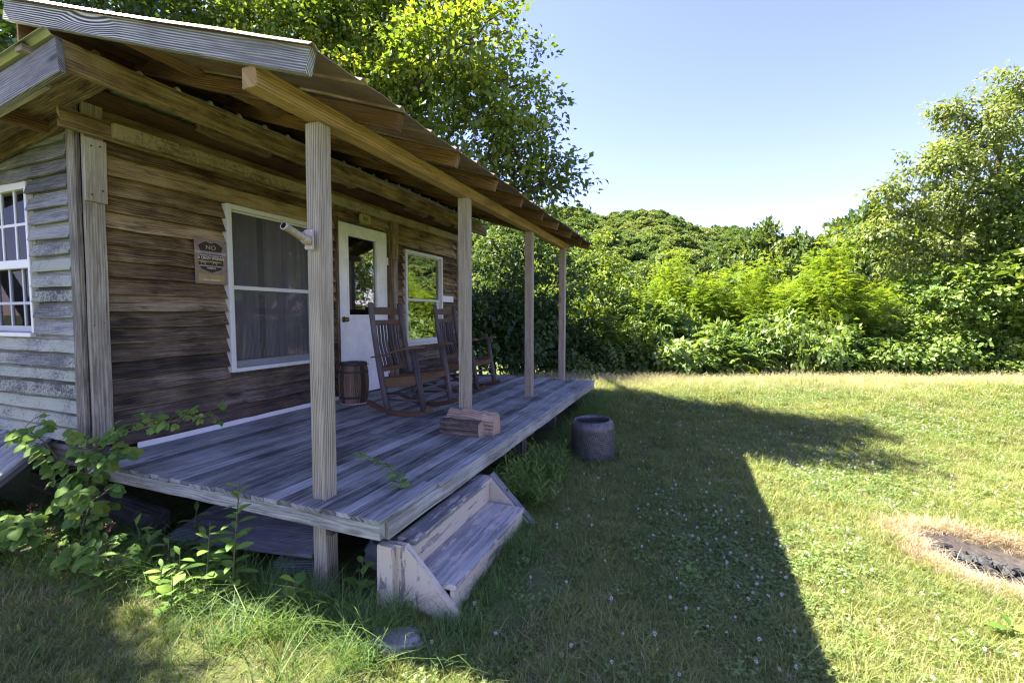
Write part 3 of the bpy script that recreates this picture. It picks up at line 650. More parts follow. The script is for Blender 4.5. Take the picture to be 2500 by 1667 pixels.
def rib_sheet(m, x0, x1, zf, y0, y1, sp=.305, h=.018, t=.0025, wob=.006, nx=9, dips=0.):
    ys = []; y = y0
    while y < y1: ys += [(y, 0), (y + .018, h), (y + .036, h), (y + .054, 0), (y + .12, .0), (y + .17, .003), (y + .22, 0)]; y += sp
    ys = [p for p in ys if p[0] < y1] + [(y1, 0)]
    b = len(m.v); n = len(ys)
    for k in range(nx + 1):
        x = x0 + (x1 - x0) * k / nx
        for (yy, dz) in ys:
            w = wob * math.sin(yy * 3.1 + x * 2.3) + wob * .7 * math.sin(yy * 7.7 + x * 1.1) - dips * abs(math.sin(yy * math.pi / .63)) * (k < 2)
            m.v.append((x, yy, zf(x) + dz + w))
    for k in range(nx):
        for i in range(n - 1):
            m.f.append((b + k * n + i, b + k * n + i + 1, b + (k + 1) * n + i + 1, b + (k + 1) * n + i))
            m.uv += [(0, 0), (0, 1), (1, 1), (1, 0)]; m.r.append(.5); m.t.append(.5)
o = part('main_roof', M['metal2'], lambda m: rib_sheet(m, -3.316, -8.6, lambda x: 2.535 + sl_ * (x + 3.27) + .01, 1.43, 7.25, sp=.23, h=.022), bevel=0)
md = o.modifiers.new('thickness', 'SOLIDIFY'); md.thickness = .003
# --- porch roof
rz = lambda x: 1.989 + .325 * (-1.495 - x)          # underside of the rafters
RY = [1.505, 2.135, 2.785, 3.43, 4.03, 4.665, 5.25, 5.86, 6.46, 7.0]
part('bargeboard', M['barge'], lambda m: m.plank((-1.49, 1.505, 2.0435), (-3.80, 1.505, 2.788 + .0), (0, 0, 1), .108, .04, 10, .0015), bevel=.004)
for y in RY[1:]:
    part('rafter', M['rafter'], lambda m: m.plank((-1.495, y, rz(-1.495) + .05), (-3.72, y + random.uniform(-.02, .02), rz(-3.72) + .05), (0, 0, 1), .092, .04, 6, .002), bevel=.003)
for x in (-2.25, -3.05, -3.6): part('purlin', M['rafter'], lambda m: m.plank((x, 1.53, rz(x) + .085), (x, 7.06, rz(x) + .085), (1, 0, .3), .09, .02, 10, .002, tone=.5))
# corner bits of sheathing seen from below
o = part('porch_roof', M['metal'], lambda m: rib_sheet(m, -1.452, -3.88, lambda x: rz(x) + .107, 1.455, 7.13, dips=.006), bevel=0)
md = o.modifiers.new('thickness', 'SOLIDIFY'); md.thickness = .003
part('porch_beam', M['beam'], lambda m: m.plank((-1.855, 1.51, 2.056), (-1.855, 4.28, 2.051), (0, 0, 1), .094, .09, 8, .001), bevel=.005)
part('porch_beam', M['beam'], lambda m: m.plank((-1.857, 4.284, 2.051), (-1.857, 7.04, 2.044), (0, 0, 1), .092, .09, 8, .001), bevel=.005)
# --- porch posts
PY = [1.902, 3.585, 5.29, 6.80]
for i, y in enumerate(PY):
    lx = (-.012, .004, 0, .006)[i]
    P_ = part('porch_post', M['post'], lambda m: m.plank((-1.866, y, -.62), (-1.866 + lx, y + (.03 if i == 0 else .0), 2.006 - .002 * i), (1, 0, 0), .091, .091, 10, .0012), bevel=.006)
part('post_cleat', M['iron'], lambda m: m.tube([(-1.905, 1.955, .99), (-1.905, 2.0, .955)], .007, 6), bevel=0)
part('post_cleat', M['iron'], lambda m: m.tube([(-1.905, 1.955, .78), (-1.9, 2.03, .785)], .007, 6), bevel=0)
part('post_block', M['dark'], lambda m: m.plank((-1.80, 1.86, -.145), (-1.80, 2.1, -.145), (0, 0, 1), .09, .04, 1))
# --- deck
def deck(m):
    n = 25; w = (3.865 - 1.372) / n
    for k in range(n):
        x = -1.372 - w * (k + .5); y0 = 1.772 + random.uniform(-.012, .012); y1 = 6.92 + random.uniform(-.012, .012)
        if k == 0: segs = [(y0, 2.31, .016), (2.314, y1, -.004)]
        elif random.random() < .55: q = random.uniform(2.9, 6); segs = [(y0, q - .0015, 0), (q + .0015, y1, 0)]
        else: segs = [(y0, y1, 0)]
        if abs(x + 1.866) < .047 + w / 2 and False: pass
        for a, b, dx in segs:
            s = max(1, int((b - a) / .35)); c = [(x - dx * (k == 0) + random.uniform(-.001, .001), a + (b - a) * i / s, -.0135 + random.uniform(-.0022, .0022)) for i in range(s + 1)]
            m.sweep(c, [(-w / 2 + .0022, -.0125), (w / 2 - .0022, -.0125), (w / 2 - .0022, .0125), (-w / 2 + .0022, .0125)], V(1, 0, 0), V(0, 0, 1), .5)
part('porch_floor', M['deck'], deck, bevel=.003)
part('floor_joist', M['deck'], lambda m: m.plank((-1.40, 1.80, -.068), (-3.86, 1.80, -.066), (0, 0, 1), .078, .045, 14, .003), bevel=.004)
part('floor_joist', M['deck'], lambda m: m.plank((-1.402, 1.825, -.074), (-1.402, 6.9, -.07), (0, 0, 1), .09, .04, 24, .003), bevel=.004)
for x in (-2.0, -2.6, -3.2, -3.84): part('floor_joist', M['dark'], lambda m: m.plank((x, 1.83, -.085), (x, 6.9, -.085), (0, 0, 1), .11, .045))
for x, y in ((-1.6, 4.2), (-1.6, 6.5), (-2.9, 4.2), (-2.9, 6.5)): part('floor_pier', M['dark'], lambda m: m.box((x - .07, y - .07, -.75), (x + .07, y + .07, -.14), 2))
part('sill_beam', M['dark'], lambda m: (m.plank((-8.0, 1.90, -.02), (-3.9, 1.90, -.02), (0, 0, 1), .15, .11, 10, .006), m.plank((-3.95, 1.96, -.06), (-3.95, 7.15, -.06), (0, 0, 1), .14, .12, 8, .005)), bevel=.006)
part('foundation_wall', M['dark'], lambda m: (m.box((-8, 5.5, -1.3), (-1.6, 5.6, -.12), 0), m.box((-8.1, 1.9, -1.3), (-8, 7.2, -.1), 1), m.box((-8, 7.1, -1.3), (-1.5, 7.2, -.3), 0)), bevel=0)  # unseen walls added to keep the open crawlspace dark

# ================================================================== things on and round the porch
def text_part(body, size, y, z, X, mat, parent, name='lettering', org=(0, 0, 0), sx=1., ext=.0006):
    cu = bpy.data.curves.new('lettering', 'FONT'); cu.body = body; cu.size = size; cu.align_x = 'CENTER'; cu.align_y = 'CENTER'; cu.extrude = ext
    t = bpy.data.objects.new('lettering_curve', cu); COL.objects.link(t); dg = bpy.context.evaluated_depsgraph_get()
    me = bpy.data.meshes.new_from_object(t.evaluated_get(dg)); bpy.data.objects.remove(t)
    o = bpy.data.objects.new(name, me); COL.objects.link(o); me.materials.clear(); me.materials.append(mat); o.parent = parent
    o.matrix_local = Matrix(((0, 0, 1, X), (sx, 0, 0, y), (0, 1, 0, z), (0, 0, 0, 1))); return o
def sign():
    t = thing('warning_sign', 'brown no trespassing sign nailed to the clapboards left of the big window', 'sign', (-3.853, 2.712, 1.455))
    def plate(m): m.box((-.001, -.138, -.19), (.0012, .138, .19), 2)
    part('sign_plate', M['sign_back'], plate, t, bevel=0, org=V(0, 0, 0))
    sh = [(-.045, .168), (0, .155), (.045, .168), (.08, .15), (.112, .128), (.098, .098), (.1, .06), (.113, .01), (.112, -.03), (.09, -.068), (.05, -.082), (0, -.1)]
    sh = sh + [(-a, b) for a, b in sh[::-1] if abs(a) > .001]
    sh = [(.0, .155)] + [p for p in sh if p != (0, .155) and p[0] >= 0] + [p for p in sh if p[0] < 0]
    pts = sorted(set(sh), key=lambda p: -math.atan2(p[0], p[1] - .035))
    part('shield', M['sign_dark'], lambda m: m.poly([(.0022, a, b) for a, b in pts]), t, bevel=0, org=V(0, 0, 0))
    part('shield_outline', M['sign_tan'], lambda m: m.tube([(.0026, a, b) for a, b in pts + [pts[0]]], .0013, 5), t, bevel=0, org=V(0, 0, 0))
    part('sign_band', M['sign_lilac'], lambda m: m.poly([(.0034, -.137, .085), (.0034, .137, .085), (.0034, .137, .062), (.0034, -.137, .062)]), t, bevel=0, org=V(0, 0, 0))
    for body, s, z, mt, sx in (('NO', .05, .116, 'sign_tan', 1.15), ('TRESPASSING', .03, .073, 'sign_back', 1.05), ('PROPERTY IS PATROLLED BY', .0165, .048, 'sign_white', .92), ('A CRAZY WOMAN', .032, .025, 'sign_white', .82),
                               ('WITH MIXED AND AUTOMATIC', .0155, -.04, 'sign_white', .92), ('WEAPONS', .0165, -.058, 'sign_white', 1.), ('ANYONE FOUND HERE AT NIGHT', .0150, -.122, 'sign_tan', .92),
                               ('WILL BE FOUND HERE IN THE MORNING', .0135, -.139, 'sign_tan', .86), ('HAVE A NICE DAY', .018, -.158, 'sign_white', 1.)):
        text_part(body, s, 0, z, .0042, M[mt], t, sx=sx)
    part('lower_panel', M['sign_gold'], lambda m: m.poly([(.0022, -.11, -.168), (.0022, .11, -.168), (.0022, .115, -.14), (.0022, .11, -.112), (.0022, -.11, -.112), (.0022, -.115, -.14)]), t, bevel=0, org=V(0, 0, 0))
    def gun(m, y):
        X = .0036
        m.poly([(X, y - .05, -.004), (X, y - .02, -.012), (X, y + .055, -.006), (X, y + .055, -.001), (X, y + .0, .004), (X, y - .05, .006)])
        m.poly([(X, y - .005, -.012), (X, y + .006, -.03), (X, y + .014, -.028), (X, y + .006, -.010)]); m.poly([(X, y - .025, -.012), (X, y - .03, -.022), (X, y - .022, -.023), (X, y - .016, -.012)])
    part('rifle_emblem', M['sign_gold'], lambda m: (gun(m, .04), gun(m, -.06)), t, bevel=0, org=V(0, 0, 0))
    for a in (-.125, .125):
        for b in (-.178, .178): part('screw', M['iron'], lambda m: m.lathe([(0, .003), (.004, .002), (.004, 0)], (.001, a, b), 8, axis=(1, 0, 0)), t, bevel=0, org=V(0, 0, 0))
sign()
def plaque():
    t = thing('door_plaque', 'small cream scalloped plaque on the board above the white door', 'plaque', (-3.848, 4.70, 2.195))
    pts = []
    for k in range(48):
        a = 2 * math.pi * k / 48; e = 1 + .03 * math.cos(a * 12); pts.append((math.copysign(abs(math.cos(a)) ** .35, math.cos(a)) * .105 * e, math.copysign(abs(math.sin(a)) ** .35, math.sin(a)) * .055 * e))
    def pl(m):
        m.poly([(.012, a, b) for a, b in pts])
        for i in range(48):
            p, q = pts[i], pts[(i + 1) % 48]; m.poly([(0, *p), (0, *q), (.012, *q), (.012, *p)])
    part('plate', M['plaque'], pl, t, bevel=0, org=V(0, 0, 0))
    part('worn_inscription', M['sign_dark'], lambda m: [m.box((.0125, -w, z - h), (.0135, w, z + h), 1) for z, w, h in ((.028, .06, .002), (.006, .045, .006), (-.012, .05, .003), (-.034, .006, .007))], t, bevel=0, org=V(0, 0, 0))
plaque()
def bracket():
    t = thing('flag_bracket', 'empty tan metal flag pole holder screwed to the nearest porch post', 'flag holder', (-1.872, 1.852, 1.395)); Z = V(0, 0, 0)
    part('base_plate', M['bracket'], lambda m: m.box((-.03, -.008, -.055), (.03, .0, .05), 2), t, bevel=.006, org=Z)
    part('socket_joint', M['bracket'], lambda m: m.tube([(0, -.008, -.012), (0, -.03, -.006), (0, -.045, .0)], [.024, .026, .022], 14), t, smooth=True, bevel=.002, org=Z)
    a, b = V(0, -.035, -.003), V(0, -.165, .042)
    def tb(m):
        ax = nrm(b - a); L = float(np.linalg.norm(b - a)); m.lathe([(.019, 0), (.019, L - .014), (.021, L - .012), (.021, L), (.0165, L)], a, 20, axis=ax)
    part('pole_tube', M['bracket'], tb, t, smooth=True, bevel=0, org=Z)
    part('tube_bore', M['iron'], lambda m: m.lathe([(.0165, float(np.linalg.norm(b - a)) - .001), (.0165, .03), (.0, .03)], a, 20, axis=nrm(b - a)), t, smooth=True, bevel=0, org=Z)  # black lining paints the shade inside the open tube
    part('thumb_screw', M['chrome'], lambda m: m.tube([(-.006, -.03, .012), (.012, -.05, .026)], [.006, .008], 8), t, bevel=0, org=Z)
    for (x, z) in ((-.022, .04), (.022, .04), (-.022, -.045), (.022, -.045)): part('screw', M['chrome'], lambda m: m.lathe([(.0, -.003), (.0045, -.002), (.0045, 0)], (x, -.0085, z), 8, axis=(0, 1, 0)), t, bevel=0, org=Z)
bracket()

def rocking_chair(label):
    t = thing('rocking_chair', label, 'rocking chair', (0, 0, 0), 0, 'rocking chairs on the porch'); Z = V(0, 0, 0)
    zr = lambda x: .62 * x * x
    def P(n, mat, fn, smooth=False, bevel=.003): return part(n, M[mat], fn, t, smooth, bevel, Z)
    for s in (-1, 1):
        def rk(m):
            xs = np.linspace(-.40, .345, 15); c = [(x, s * .275, zr(x) + .024) for x in xs]
            wd = []
            for x in xs: wd.append(nrm(V(-1.24 * x, 0, 1)))
            m.sweep(c, [(-.023, -.017), (.023, -.017), (.023, .017), (-.023, .017)], wd, V(0, 1, 0), .5, scl=[.75] + [1] * 13 + [.8])
        P('rocker', 'chair', rk)
        bx = lambda z: -.175 - .19 * (z - .07) / 1.05 - .012 * math.sin((z - .07) * 3)
        P('leg', 'bark', lambda m: m.tube([(bx(z), s * (.268 - .012 * z), z) for z in (.055, .3, .55, .8, 1.0, 1.11, 1.125)], [.030, .031, .030, .028, .027, .026, .017], 10), True, 0)
        P('leg', 'bark', lambda m: m.tube([(.25 - .17 * (z - .08), s * (.278 + .02 * z), z) for z in (.07, .25, .45, .665)], [.030, .031, .030, .027], 10), True, 0)
        P('arm', 'chair', lambda m: m.sweep([(x, s * (.285 + .012 * (x > 0)), z) for x, z in ((-.335, .575), (-.2, .60), (-.05, .642), (.1, .678), (.2, .692), (.265, .690))], [(-.034, -.010), (.034, -.010), (.034, .010), (-.034, .010)], V(0, 1, 0), V(0, 0, 1), scl=[.7, .8, .95, 1.1, 1.2, .95]))
        P('side_rail', 'chair', lambda m: m.plank((-.225, s * .256, .315), (.20, s * .262, .372), (0, 0, 1), .095, .022, 3))
        for z in (.16, .225): P('stretcher', 'bark', lambda m: m.tube([(bx(z), s * .262, z - .01), (.25 - .17 * (z - .08), s * .28, z + .012)], .0115, 8), True, 0)
    sag = lambda y: .045 * (1 - (y / .26) ** 2)
    def frail(m):
        ys = np.linspace(-.262, .262, 11)
        for a, b in zip(ys, ys[1:]):
            za, zb_ = .428 - sag(a), .428 - sag(b); la, lb = .345 + .2 * 0, .345
            p = [(.212, a, la), (.212, b, lb), (.212, b, zb_), (.212, a, za)]; q = [(.19, a, la), (.19, b, lb), (.19, b, zb_), (.19, a, za)]
            m.poly(p, uvs=[(a, 0), (b, 0), (b, .08), (a, .08)], rnd=.5); m.poly(q[::-1], rnd=.5); m.poly([p[3], p[2], q[2], q[3]], rnd=.5); m.poly([p[0], q[0], q[1], p[1]], rnd=.5)
    P('front_rail', 'chair', frail, False, 0)
    P('rear_rail', 'chair', lambda m: m.plank((-.222, -.25, .335), (-.222, .25, .335), (0, 0, 1), .07, .02))
    def seat(m):
        for k in range(14):
            y = -.245 + .49 * k / 13; m.plank((-.225, y, .375 - sag(y) * .6), (.222, y, .437 - sag(y)), (0, 1, 0), .028, .012)
    P('seat', 'chair', seat, False, .002)
    def slat(zc, h, crown=0., back=.02):
        def f(m):
            ys = np.linspace(-.245, .245, 11)
            for a, b in zip(ys, ys[1:]):
                def sec(y):
                    x = bx(zc) - back * (1 - (y / .245) ** 2); top = zc + h / 2 + crown * (1 - (y / .245) ** 2)
                    return (x, y, zc - h / 2), (x - .012, y, top), (x - .018, y, zc - h / 2), (x - .03, y, top)
                a0, a1, a2, a3 = sec(a); b0, b1, b2, b3 = sec(b)
                m.poly([a0, b0, b1, a1], rnd=.4, uvs=[(a, 0), (b, 0), (b, h), (a, h)]); m.poly([a2, a3, b3, b2], rnd=.4, uvs=[(a, 0), (a, h), (b, h), (b, 0)]); m.poly([a1, b1, b3, a3], rnd=.4); m.poly([a0, a2, b2, b0], rnd=.4)
        return f
    P('back_slat', 'chair', slat(1.032, .062, .018), False, 0); P('back_slat', 'chair', slat(.918, .055), False, 0); P('back_slat', 'chair', slat(.45, .06), False, 0)
    for k in range(8):
        y = -.19 + .38 * k / 7; P('spindle', 'bark', lambda m: m.tube([(bx(.47) - .018, y, .465), (bx(.7) - .035, y * 1.01, .7), (bx(.905) - .025, y, .905)], [.0125, .014, .0115], 8), True, 0)
    for z, x in ((.19, .235), (.28, .22), (.2, -.19), (.285, -.20)): P('stretcher', 'bark', lambda m: m.tube([(x, -.275, z), (x, .275, z)], .012, 8), True, 0)
    return t
ch1 = rocking_chair('nearer dark hickory rocking chair beside the keg and the white door')
ch1.location = (-2.655, 4.005, .0); ch1.rotation_euler = (0, 0, rad(2))
ch2 = copy_tree(ch1); ch2.location = (-2.765, 5.42, 0); ch2.rotation_euler = (0, 0, rad(1))
ch2['label'] = 'farther dark hickory rocking chair partly behind the second porch post'

def keg():
    t = thing('wooden_keg', 'small old wooden keg standing beside the white door behind the nearest post', 'keg', (-3.585, 4.14, .0)); Z = V(0, 0, 0)
    prof = lambda h: .142 + .024 * math.sin(math.pi * np.clip(h / .46, 0, 1)) + 0
    def staves(m):
        n = 16
        for k in range(n):
            a0, a1 = 2 * math.pi * k / n + .012, 2 * math.pi * (k + 1) / n - .012; rn = random.random(); hs = [.0, .08, .16, .23, .3, .38, .46 + random.uniform(-.006, .004)]
            c = [((prof(h)) * math.cos((a0 + a1) / 2), prof(h) * math.sin((a0 + a1) / 2), h) for h in hs]
            am = (a0 + a1) / 2; w = V(-math.sin(am), math.cos(am), 0); d = V(math.cos(am), math.sin(am), 0); hw = math.tan((a1 - a0) / 2)
            m.sweep(c, [(-.155 * hw, -.014), (.155 * hw, -.014), (.155 * hw, -.001), (0, .001), (-.155 * hw, -.001)], w, d, rnd=rn, scl=[prof(h) / .155 for h in hs])
    part('stave', M['keg'], staves, t, bevel=.001, org=Z)
    for h in (.075, .36): part('hoop', M['iron'], lambda m: m.lathe([(prof(h - .012) + .0015, h - .012), (prof(h - .012) + .005, h - .012), (prof(h + .012) + .005, h + .012), (prof(h + .012) + .0015, h + .012)], (0, 0, 0), 40), t, smooth=False, bevel=0, org=Z)
    part('head', M['keg'], lambda m: [m.plank((-.125, y, .435), (.125, y, .435), (0, 1, 0), .055, .012) for y in (-.085, -.028, .028, .085)], t, bevel=.001, org=Z)
    part('rim_hoop', M['iron'], lambda m: m.lathe([(.145, .425), (.149, .43), (.147, .463), (.143, .464)], (0, 0, 0), 40), t, bevel=0, org=Z)
    part('base_board', M['white'], lambda m: m.lathe([(0, .004), (.15, .004), (.15, .0), (0, 0)], (0, 0, 0), 24), t, bevel=0, org=Z)
keg()
def log_(name, label, p0, p1, sec, mat, matb):
    """a split log: bark on the round side, riven faces on the rest"""
    c = (V(*p0) + V(*p1)) / 2; c[2] = 0; t = thing(name, label, 'firewood log', tuple(c), 0, 'split logs on the porch edge')
    p0 = V(*p0) - c; p1 = V(*p1) - c; a = nrm(p1 - p0); wd = nrm(np.cross(V(0, 0, 1), a)); ctr = [p0 + (p1 - p0) * k / 9 for k in range(10)]
    sc = [1 + random.uniform(-.05, .05) for _ in ctr]
    w = [[(x + random.uniform(-.008, .008), z + random.uniform(-.007, .007)) for x, z in sec] for _ in ctr]
    for nm, mt, rng_ in (('riven_wood', mat, (0, len(sec) // 2 + 1)), ('bark', matb, (len(sec) // 2, len(sec) + 1))):
        m = MB(); ou = random.uniform(0, 50)
        idx = [i % len(sec) for i in range(rng_[0], rng_[1])]
        for k in range(9):
            for i, j in zip(idx, idx[1:]):
                q = lambda kk, ii: tuple(ctr[kk] + wd * w[kk][ii][0] * sc[kk] + V(0, 0, 1) * max(.001, w[kk][ii][1] * sc[kk]))
                m.poly([q(k, i), q(k, j), q(k + 1, j), q(k + 1, i)], rnd=.5, uvs=[(ou + k * .045, i * .05), (ou + k * .045, i * .05 + .05), (ou + k * .045 + .045, i * .05 + .05), (ou + k * .045 + .045, i * .05)])
        if nm == 'riven_wood':
            for kk in (0, 9):
                pts = [q(kk, i) for i in range(len(sec))]; cc = tuple(np.mean(pts, 0))
                for i in range(len(sec)): m.poly([cc, pts[i], pts[(i + 1) % len(sec)]], rnd=.8, uvs=[(0, 0), (.05 * i, .3), (.05 * i + .05, .3)])
        m.build(nm, mt, t)
# profiles run: riven side first, then the bark side (w to the back, z up)
log_('firewood_log', 'front split log with dark bark lying at the porch edge by the second post', (-1.965, 3.37, 0), (-1.59, 3.345, 0), [(-.055, .0), (.05, .0), (.06, .05), (.035, .10), (-.005, .125), (-.05, .11), (-.066, .055)], M['log'], M['logbark'])
log_('firewood_log', 'rear pale split log showing riven wood lying behind the dark log', (-1.95, 3.485, 0), (-1.50, 3.45, 0), [(.055, .0), (.065, .09), (.03, .165), (-.03, .185), (-.075, .13), (-.06, .0), (0, 0)], M['log'], M['log'])

def drum():
    x, y = -.955, 4.77; g = float(gz(x, y)); t = thing('metal_drum', 'rusty perforated steel drum used as a fire basket on the grass by the porch', 'drum', (x, y, g)); Z = V(0, 0, 0); H = -.115 - g
    m = MB(); m.lathe([(.225, -.03), (.227, H - .075)], (0, 0, 0), 64, tone=1.); m.lathe([(.227, H - .075), (.226, H - .05), (.218, H - .025), (.205, H - .008), (.193, H + .0), (.186, H + .006), (.180, H + .004), (.180, H - .02), (.19, H - .05)], (0, 0, 0), 64, tone=0.)
    m.build('shell', M['drum'], t, smooth=True)
    m = MB(); m.lathe([(.215, H - .06), (.213, .02), (0, .02)], (0, 0, 0), 48, tone=.0); m.build('inner_wall', M['drum'], t, smooth=True)
    m = MB(); m.tube([(.186 * math.cos(a), .186 * math.sin(a), H + .005) for a in np.linspace(0, 2 * math.pi, 41)], .006, 8, caps=False, tone=0.); m.build('rim', M['drum'], t, smooth=True)
    t.rotation_euler = (rad(1.5), rad(-1.5), 0)
drum()

def steps():
    t = thing('wooden_steps', 'short wooden steps with peeling cream paint against the porch front', 'steps', (-1.25, 2.4, -.5)); O = V(-1.25, 2.4, -.5)
    q = lambda n, mat, fn, b=.003: part(n, M[mat], fn, t, False, b, O)
    q('tread', 'step_top', lambda m: m.plank((-1.37, 1.955, -.183), (-1.37, 2.96, -.178), (1, 0, 0), .115, .03, 5, .002))
    q('tread', 'step_top', lambda m: m.plank((-1.195, 1.915, -.348), (-1.195, 2.885, -.343), (1, 0, 0), .285, .032, 5, .002))
    q('riser', 'step_paint', lambda m: m.plank((-1.338, 1.93, -.265), (-1.338, 2.91, -.262), (0, 0, 1), .135, .022))
    q('riser', 'step_paint', lambda m: m.plank((-1.078, 1.915, -.46), (-1.078, 2.885, -.455), (0, 0, 1), .19, .024))
    def stringer(y):
        def f(m):
            P = [(-1.45, -.172), (-1.325, -.165), (-1.03, -.45), (-1.03, -.66), (-1.45, -.66)]
            a = [(x, y - .018, z) for x, z in P]; b = [(x, y + .018, z) for x, z in P]
            m.poly(a, uvs=[(z, x) for x, z in P]); m.poly(b[::-1], uvs=[(z, x) for x, z in P][::-1])
            for i in range(5):
                j = (i + 1) % 5; L = math.hypot(P[i][0] - P[j][0], P[i][1] - P[j][1]); m.poly([a[j], a[i], b[i], b[j]], uvs=[(L, 0), (0, 0), (0, .036), (L, .036)])
        return f
    q('stringer', 'step_paint', stringer(1.895)); q('stringer', 'step_paint', stringer(2.93))
    q('stringer_cap', 'grey', lambda m: m.plank((-1.33, 2.955, -.145), (-1.0, 2.955, -.475), (0, 1, 0), .055, .02, 3, .002))
    q('support_post', 'step_paint', lambda m: m.plank((-1.435, 1.868, -.64), (-1.425, 1.868, -.17), (1, 0, 0), .095, .045, 3, .002))
steps()

def hatch():
    t = thing('cellar_hatch', 'sloping grey plank hatch leaning on the side wall under the window', 'hatch', (-4.9, 1.5, -.2)); O = V(-4.9, 1.5, -.2)
    def pl(m):
        for k in range(9):
            x = -4.50 - .2 * k; m.plank((x + .045, 1.80, .085 + random.uniform(-.006, .006)), (x + .2, 1.06, -.40), (1, 0, 0), .195, .03, 4, .003)
    part('plank', M['deck'], pl, t, bevel=.004, org=O)
    part('batten', M['grey'], lambda m: m.plank((-4.35, 1.72, -.01), (-6.2, 1.72, -.02), (0, 1, -.65), .09, .03), t, org=O)
    part('frame_edge', M['grey'], lambda m: m.plank((-4.385, 1.80, .055), (-4.235, 1.06, -.43), (0, 0, 1), .06, .03, 3, .002), t, org=O)
hatch()
def loose(name, label, cat, p0, p1, wd, w, th, mat, grp=None):
    c = (V(*p0) + V(*p1)) / 2; t = MB().plank(V(*p0) - c, V(*p1) - c, wd, w, th, 5, .003).build(name, M[mat], None, bevel=.004); t.location = c; tag(t, label, cat, grp)
loose('loose_board', 'wide dusty panel lying slanted in the dark under the porch', 'board', (-3.25, 2.18, -.42), (-2.0, 2.22, -.31), (0, 1, .22), .62, .02, 'grey')
loose('loose_timber', 'old squared timber lying under the cabin corner behind the bramble', 'timber', (-5.0, 2.0, -.34), (-3.45, 2.0, -.46), (0, 0, 1), .14, .12, 'dark')
loose('loose_block', 'short grey wood block on the ground under the porch left of the near post', 'block', (-2.33, 2.02, -.52), (-2.07, 2.08, -.49), (0, 1, .1), .16, .09, 'grey')
loose('loose_plank', 'weathered plank lying in the weeds below the cellar hatch', 'plank', (-4.35, 1.4, -.50), (-3.6, 1.62, -.49), (0, 1, .05), .16, .03, 'corner')
def stone(name, label, loc, s, rz=0.):
    import bmesh
    bm = bmesh.new(); bmesh.ops.create_icosphere(bm, subdivisions=4, radius=1.)
    for v in bm.verts:
        n = Vector(v.co); k = 1 + .12 * math.sin(n.x * 4 + loc[0] * 9) * math.cos(n.y * 5 + loc[1] * 7) + .06 * math.sin(n.z * 11 + n.x * 9) + .03 * math.sin(n.y * 23 + n.x * 17)
        v.co = Vector((n.x * s[0] * k, n.y * s[1] * k, max(-.9, min(.62, n.z)) * s[2] * k))
    me = bpy.data.meshes.new(name); bm.to_mesh(me); bm.free(); me.materials.append(M['stone']); me.polygons.foreach_set('use_smooth', [True] * len(me.polygons))
    o = bpy.data.objects.new(name, me); COL.objects.link(o); o.location = loc; o.rotation_euler = (0, 0, rz); tag(o, label, 'stone')
stone('flat_stone', 'flat pale stone half sunk in the sunny grass in front of the steps', (-1.24, 1.66, float(gz(-1.24, 1.66)) + .012), (.13, .08, .05), .5)
stone('foot_stone', 'small grey stone at the foot of the nearest porch post', (-2.0, 1.76, float(gz(-2.0, 1.76)) + .02), (.07, .06, .06), .2)
stone('pier_stone', 'larger dark stone under the porch behind the nearest post', (-1.72, 2.3, float(gz(-1.72, 2.3)) + .05), (.16, .13, .12), .9)

FPX, FPY = 1.84, 3.62
def fire_pit():
    g = float(gz(FPX, FPY)); t = thing('fire_pit', 'burnt out fire pit with ash and charcoal in the sunny lawn', 'fire pit', (FPX, FPY, g))
    m = MB(); rs = np.linspace(.02, .46, 12); n = 48; vs = []
    for r in rs:
        for i in range(n):
            a = 2 * math.pi * i / n; k = 1 + .1 * math.sin(a * 3 + 1) + .05 * math.sin(a * 7); x, y = r * 1.08 * k * math.cos(a), r * .92 * k * math.sin(a)
            m.v.append((x, y, float(gz(FPX + x, FPY + y)) - g + .012 + .008 * math.sin(x * 40) * math.cos(y * 37) - .02 * (r > .42)))
    for k in range(11):
        for i in range(n):
            j = (i + 1) % n; m.f.append((k * n + i, (k + 1) * n + i, (k + 1) * n + j, k * n + j)); m.uv += [(0, 0)] * 4; m.r.append(.5); m.t.append(.5)
    m.build('ash_bed', M['ash'], t, smooth=True)
    m = MB()
    for _ in range(170):
        a = random.uniform(0, 6.28); r = .5 * random.random() ** .8; x = -.22 + r * .6 * math.cos(a) + .1; y = -.02 + r * .32 * math.sin(a) - (.35 * (x))*.3; s = random.uniform(.008, .032)
        z = float(gz(FPX + x, FPY + y)) - g + .012 + s * .5 + (.03 * max(0, 1 - r * 2.5)); e = rdirs(1)[0] * V(1, 1, .3); e = nrm(e); w = nrm(np.cross(e, rdirs(1)[0]))
        m.sweep([V(x, y, z) - e * s * 1.3, V(x, y, z), V(x, y, z) + e * s * 1.2], [(s * .6 * math.cos(b) * random.uniform(.7, 1.2), s * .6 * math.sin(b) * random.uniform(.7, 1.2)) for b in np.linspace(0, 5.2, 6)], w, np.cross(e, w), scl=[.6, 1, .5])
    tag(m.build('charcoal', M['coal'], t), kind='stuff')
fire_pit()

# ================================================================== TREES AND BUSHES
def F(mat, **k): return lambda lobes: foliage('crown', lobes, M[mat], **k)
def FR(mat, **k): return lambda lobes: fronds('crown', lobes, M[mat], **k)
